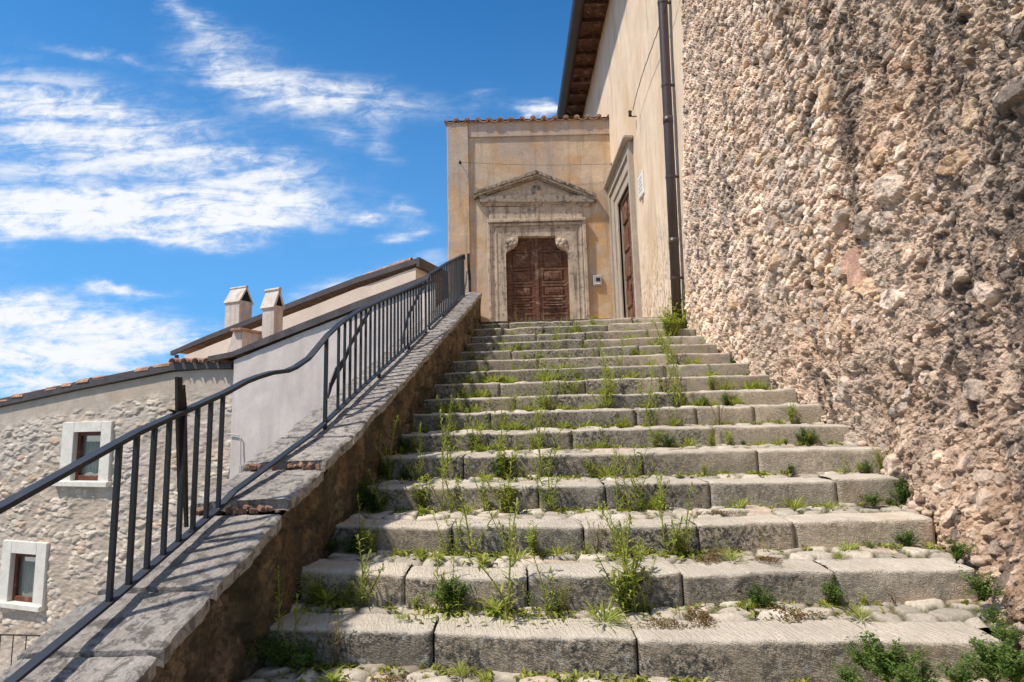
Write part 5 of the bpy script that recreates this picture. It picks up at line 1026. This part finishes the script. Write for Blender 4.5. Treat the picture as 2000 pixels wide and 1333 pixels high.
WL = {0: [(540, 150, 's'), (578, 135, 's'), (520, 90, 'h'), (560, 70, 'h'), (600, 60, 'h'), (672, 110, 'd'), (900, 42, 't'), (940, 30, 't'), (1040, 42, 'r'), (1090, 30, 'c'), (760, 26, 'c'), (655, 45, 'r'), (1170, 30, 't'), (1290, 25, 'r')],
      1: [(628, 55, 'b'), (650, 62, 'r'), (680, 50, 'b'), (700, 120, 's'), (712, 70, 's'), (860, 115, 's'), (885, 92, 'h'), (900, 105, 's'), (855, 50, 'r'), (985, 190, 's'), (972, 60, 'r'), (1055, 110, 's'), (1075, 50, 'b'), (1040, 60, 's'), (1210, 185, 's'), (1200, 140, 'b'), (1225, 165, 's'), (1240, 90, 's'), (1160, 60, 't'), (1465, 52, 'h'), (1440, 28, 't'), (1610, 58, 'h'), (1665, 32, 'b'), (1350, 26, 'c'), (1500, 32, 'c'), (1280, 24, 'c'), (790, 28, 't'), (930, 40, 'd'), (1100, 60, 'd')],
      2: [(650, 30, 'h'), (690, 45, 'h'), (732, 66, 'b'), (700, 110, 's'), (870, 80, 's'), (890, 92, 's'), (855, 30, 'r'), (920, 125, 's'), (935, 40, 'r'), (1040, 62, 'b'), (985, 110, 's'), (1000, 40, 't'), (1080, 40, 't'), (1210, 95, 's'), (1190, 60, 's'), (1300, 125, 's'), (1322, 118, 's'), (1310, 60, 'b'), (1335, 80, 's'), (1160, 70, 'd'), (1380, 22, 'c'), (1480, 20, 'c'), (1690, 22, 'h'), (1760, 46, 'h'), (1240, 40, 't'), (820, 30, 't')],
      3: [(700, 90, 'h'), (722, 60, 'h'), (745, 70, 's'), (820, 66, 'b'), (828, 30, 'r'), (868, 115, 's'), (880, 90, 's'), (950, 95, 's'), (980, 112, 's'), (992, 60, 'b'), (1065, 62, 's'), (1075, 95, 's'), (1220, 105, 's'), (1200, 90, 's'), (1245, 90, 's'), (1288, 84, 's'), (1270, 40, 't'), (1700, 36, 'h'), (1762, 62, 'h'), (1735, 24, 'h'), (1500, 16, 't'), (1395, 20, 'c'), (920, 30, 't'), (1130, 20, 't')],
      4: [(708, 72, 's'), (740, 92, 's'), (765, 104, 's'), (750, 50, 'h'), (782, 40, 'h'), (862, 118, 's'), (820, 42, 's'), (815, 90, 's'), (990, 72, 'b'), (975, 60, 'h'), (1060, 105, 's'), (1010, 50, 's'), (1200, 74, 's'), (1180, 40, 't'), (1330, 16, 'r'), (1540, 28, 'h'), (1722, 46, 'b'), (1700, 30, 'h'), (940, 22, 'r'), (1400, 12, 't'), (1470, 14, 't'), (1640, 16, 't'), (1240, 70, 's'), (1285, 14, 't')],
      5: [(770, 62, 's'), (795, 44, 'h'), (812, 56, 's'), (870, 104, 's'), (880, 60, 's'), (925, 84, 's'), (975, 55, 's'), (970, 80, 's'), (1060, 82, 's'), (1045, 40, 'b'), (1290, 52, 'b'), (1300, 40, 'h'), (1400, 46, 's'), (1392, 28, 'b'), (1480, 20, 't'), (1515, 22, 't'), (1575, 38, 'h'), (1710, 22, 'b'), (1450, 18, 'h'), (1540, 16, 'h'), (1130, 20, 't'), (1180, 40, 's')],
      6: [(835, 34, 's'), (860, 26, 's'), (882, 72, 's'), (905, 40, 's'), (960, 56, 's'), (975, 50, 's'), (1060, 72, 's'), (1070, 50, 's'), (1148, 22, 'r'), (1160, 16, 't'), (1280, 62, 's'), (1265, 50, 's'), (1330, 72, 's'), (1320, 26, 't'), (1410, 50, 'd'), (1400, 20, 's'), (1548, 42, 'b'), (1640, 26, 'h'), (1680, 28, 'h'), (1105, 22, 't'), (1420, 16, 't')],
      7: [(900, 44, 's'), (880, 22, 't'), (1010, 36, 's'), (1030, 16, 'r'), (1060, 66, 's'), (1085, 50, 's'), (1100, 20, 't'), (1185, 84, 's'), (1190, 62, 's'), (1176, 50, 's'), (1270, 62, 's'), (1330, 76, 's'), (1340, 40, 's'), (1380, 22, 'h'), (1425, 26, 'h'), (1400, 14, 't'), (1160, 16, 't')],
      8: [(900, 34, 's'), (925, 22, 't'), (950, 18, 't'), (1030, 24, 's'), (1080, 54, 's'), (1102, 54, 's'), (1190, 44, 's'), (1200, 60, 's'), (1325, 62, 's'), (1310, 46, 'd'), (1430, 22, 's'), (1180, 16, 't'), (1260, 36, 's'), (1480, 14, 't')],
      9: [(940, 22, 's'), (955, 16, 't'), (1060, 42, 's'), (1070, 22, 't'), (1100, 16, 'b'), (1200, 44, 's'), (1290, 26, 's'), (1322, 34, 's'), (1510, 12, 't'), (1140, 14, 't'), (1240, 22, 't'), (1400, 14, 't'), (1490, 12, 'h')],
      10: [(935, 14, 't'), (1022, 28, 's'), (1070, 12, 'r'), (1065, 30, 's'), (1225, 42, 's'), (1215, 24, 's'), (1325, 52, 's'), (1480, 12, 't'), (1010, 12, 't'), (1280, 18, 't'), (1120, 18, 's'), (1450, 14, 'h')],
      11: [(950, 12, 't'), (990, 18, 's'), (1110, 22, 's'), (1065, 16, 'b'), (1165, 22, 's'), (1290, 22, 's'), (1312, 52, 's'), (1385, 24, 's'), (1250, 18, 'b'), (1440, 20, 'h'), (900, 12, 't')],
      12: [(985, 32, 's'), (1018, 18, 'b'), (1035, 16, 'b'), (1060, 22, 's'), (1100, 42, 's'), (1180, 22, 's'), (1225, 22, 's'), (1322, 28, 's'), (1420, 16, 'b'), (1000, 14, 't'), (1150, 14, 'b'), (1290, 18, 't'), (1428, 26, 'h')],
      13: [(985, 12, 't'), (1095, 28, 's'), (1112, 22, 's'), (1092, 14, 'b'), (1155, 22, 's'), (1178, 22, 's'), (1285, 22, 's'), (1335, 42, 'b'), (1322, 36, 'b'), (950, 10, 't'), (1385, 18, 'd')],
      14: [(965, 22, 's'), (1095, 24, 's'), (1130, 18, 'b'), (1240, 12, 't'), (1340, 54, 's'), (1328, 42, 'b'), (1350, 36, 'b'), (1165, 16, 's'), (1060, 12, 't'), (1010, 10, 't')],
      15: [(960, 12, 't'), (1040, 22, 's'), (1130, 20, 's'), (1118, 16, 's'), (1170, 16, 'b'), (1178, 12, 't'), (1255, 14, 'h'), (1342, 50, 'b'), (1330, 38, 's'), (1020, 12, 't')],
      16: [(1018, 20, 's'), (1170, 14, 'b'), (1128, 16, 's'), (1240, 8, 't')]}
KN = {'s': 'slender', 'b': 'bushy', 'r': 'rosette', 'h': 'shrub', 'c': 'creeper', 't': 'tuft', 'd': 'dry'}
rx = random.Random(3)
for k in range(1, 16):
    xa_w, xb_w = {1: (600, 1850), 2: (670, 1780), 3: (720, 1720), 4: (750, 1700), 5: (780, 1650), 6: (815, 1600), 7: (840, 1540)}.get(k, (870+k*4, 1500-(k-8)*18))
    for j in range(9 if k < 9 else 8):
        WL[k].append((int(xa_w+(xb_w-xa_w)*rx.random()**1.25), (30-1.3*k)*rx.uniform(.7, 1.5), rx.choice('ttbss' if k > 3 else 'ttbsd')))
for k, L_ in WL.items():
    for px, hpx, kd in L_:
        kind = KN[kd]; f = .03+.03*random.random()
        if kind == 'creeper': f = .13+.1*random.random()
        if kind in ('tuft', 'rosette') and random.random() < .5 and k < 5: f = .08+.14*random.random()
        weed(k, px, hpx*random.uniform(.85, 1.08)*((1.12 if kind == 'slender' else .8 if kind in ('tuft', 'rosette') and k < 4 else 1.0)+(.38 if k > 6 else 0)), kind, f, {'creeper': 1.3, 'tuft': 1.2, 'shrub': .9}.get(kind, 1.0)*random.uniform(.85, 1.15))
NUM = ['', 'first', 'second', 'third', 'fourth', 'fifth', 'sixth', 'seventh', 'eighth', 'ninth', 'tenth', 'eleventh', 'twelfth', 'thirteenth', 'fourteenth', 'fifteenth', 'sixteenth', 'seventeenth', 'eighteenth', 'nineteenth', 'twentieth', 'twenty-first', 'twenty-second', 'twenty-third', 'twenty-fourth', 'twenty-fifth', 'twenty-sixth', 'twenty-seventh', 'twenty-eighth', 'twenty-ninth', 'thirtieth']
SHORT = {'slender': 'slender narrow-leaved weed', 'bushy': 'bushy bright green weed', 'rosette': 'broad-leaved green rosette', 'shrub': 'dark shrubby weed', 'creeper': 'low reddish creeping weed', 'tuft': 'short green grass tuft', 'dry': 'thin dry brownish weed'}
for key in sorted(set((a_[0], a_[1]) for a_ in WEEDS)):
    k, kind = key; L_ = sorted([a_ for a_ in WEEDS if (a_[0], a_[1]) == key], key=lambda t_: t_[2]); where = 'below the lowest full riser' if k == 0 else 'on the %s full step' % NUM[k] if k < 16 else 'on the top step by the landing'
    for i, a_ in enumerate(L_):
        pos = 'the only one' if len(L_) == 1 else 'leftmost' if i == 0 else 'rightmost' if i == len(L_)-1 else NUM[i+1]+' from the left'
        tag(a_[3], '%s, %s %s' % (SHORT[kind], pos, where), 'weed', 'weeds growing '+where)
# larger shrubs at the bottom right and in the wall foot: (x, y, z, height, label)
for (px, py, Yd, hpx, lab) in ((1735, 1335, 2.20, 125, 'largest dark green shrubby plant at the bottom edge, in front of the lowest riser'), (1660, 1345, 2.15, 60, 'low shrubby plant at the bottom edge, left of the largest one'), (1800, 1345, 2.14, 70, 'shrubby plant at the bottom edge, between the largest one and the corner'), (1880, 1345, 2.12, 75, 'shrubby plant near the bottom right corner, left of the corner one'), (1985, 1340, 2.05, 130, 'dark shrubby plant in the bottom right corner against the wall'),
                              (1690, 1310, 2.28, 80, 'shrubby plant against the lowest riser, behind and left of the largest one'), (1940, 1335, 2.0, 100, 'broad shrubby plant at the bottom edge, just left of the corner one'), (1770, 1350, 2.05, 60, 'low spreading plant at the bottom edge, right below the largest one'),
                              (1868, 1098, 2.92, 62, 'upright shrubby plant on the wall foot above the second full step'), (1922, 1175, 2.62, 78, 'narrow shrubby plant hanging on the wall foot beside the lowest full step'), (1940, 1218, 2.48, 46, 'small shrubby plant on the wall foot just above the lowest tread'), (1975, 1260, 2.3, 60, 'ragged green plant on the wall foot at the right edge')):
    p = onY(px, py, Yd); r, fo, so_ = proto_meshes('shrub', cnt % 4); cnt += 1; h = hpx*Yd/FOC
    e = empty('shrubby_weed', tuple(p)); e.rotation_euler = (0, 0, random.random()*6); e.scale = (h*.85, h*.85, h*.88); a = fo.copy(); COL.objects.link(a); a.parent = e; b = so_.copy(); COL.objects.link(b); b.parent = e; tag(e, lab, 'weed', 'shrubby weeds along the wall foot')
# yellow flower
y = float(step_y(4, np.array(1.2)))-.06; p = onY(1334, 912, y); fl = empty('yellow_flower', (p[0], y, ZK[3])); tag(fl, 'small yellow flower on the third full step from the bottom', 'flower'); A = Acc()
for i in range(12):
    a = i*.5236; leafpoly(A, np.array([0, 0, p[2]-ZK[3]]), np.array([math.cos(a), math.sin(a), .3]), np.array([0, 0, 1.]), .014, .006, (1, 1, 1, 1), 0)
A.build('petals', M['petal'], fl); A = Acc(); A.tube([(0, 0, 0), (.002, 0, p[2]-ZK[3])], .0015, 5); A.build('stem', M['leaf'], fl)
# seedlings and moss along every riser foot and in the paving joints: nobody could count them
A = Acc(); random.seed(5)
for k in range(0, 17):
    L0, R0 = LINE[k][0][0], LINE[k][-1][0]; n = int(2600*(1 if k < 7 else .7))
    for i in range(n):
        x = random.uniform(L0, R0); dens_ = .5+.5*math.sin(x*5+k*1.7)+.4*math.sin(x*13+k); 
        if dens_+(.45 if x < .9 else -.1)+.5*math.sin(x*31+k*2) < .25+random.random()*1.5: continue
        f = abs(random.gauss(0, .03))+.008 if random.random() < .8 or k > 4 else random.uniform(.03, .2)
        y = float(step_y(k, np.array(x)))-f; a = random.random()*6.28; el_ = random.uniform(.2, 1.3); sc_ = random.uniform(.012, .045)*(1+.12*max(0, k-4)**.5)
        leafpoly(A, np.array([x, y, ZK[k-1]-.002]), np.array([math.cos(a)*math.cos(el_), math.sin(a)*math.cos(el_), math.sin(el_)]), np.array([0, 0, 1.]), sc_, sc_*.4, rc(.5, 1.2), .5)
mo_ = A.build('seedlings', M['leaf'], None); tag(mo_, 'tiny green seedlings and moss along the foot of every riser', 'ground cover', None, 'stuff')
print('objects', len(bpy.data.objects))
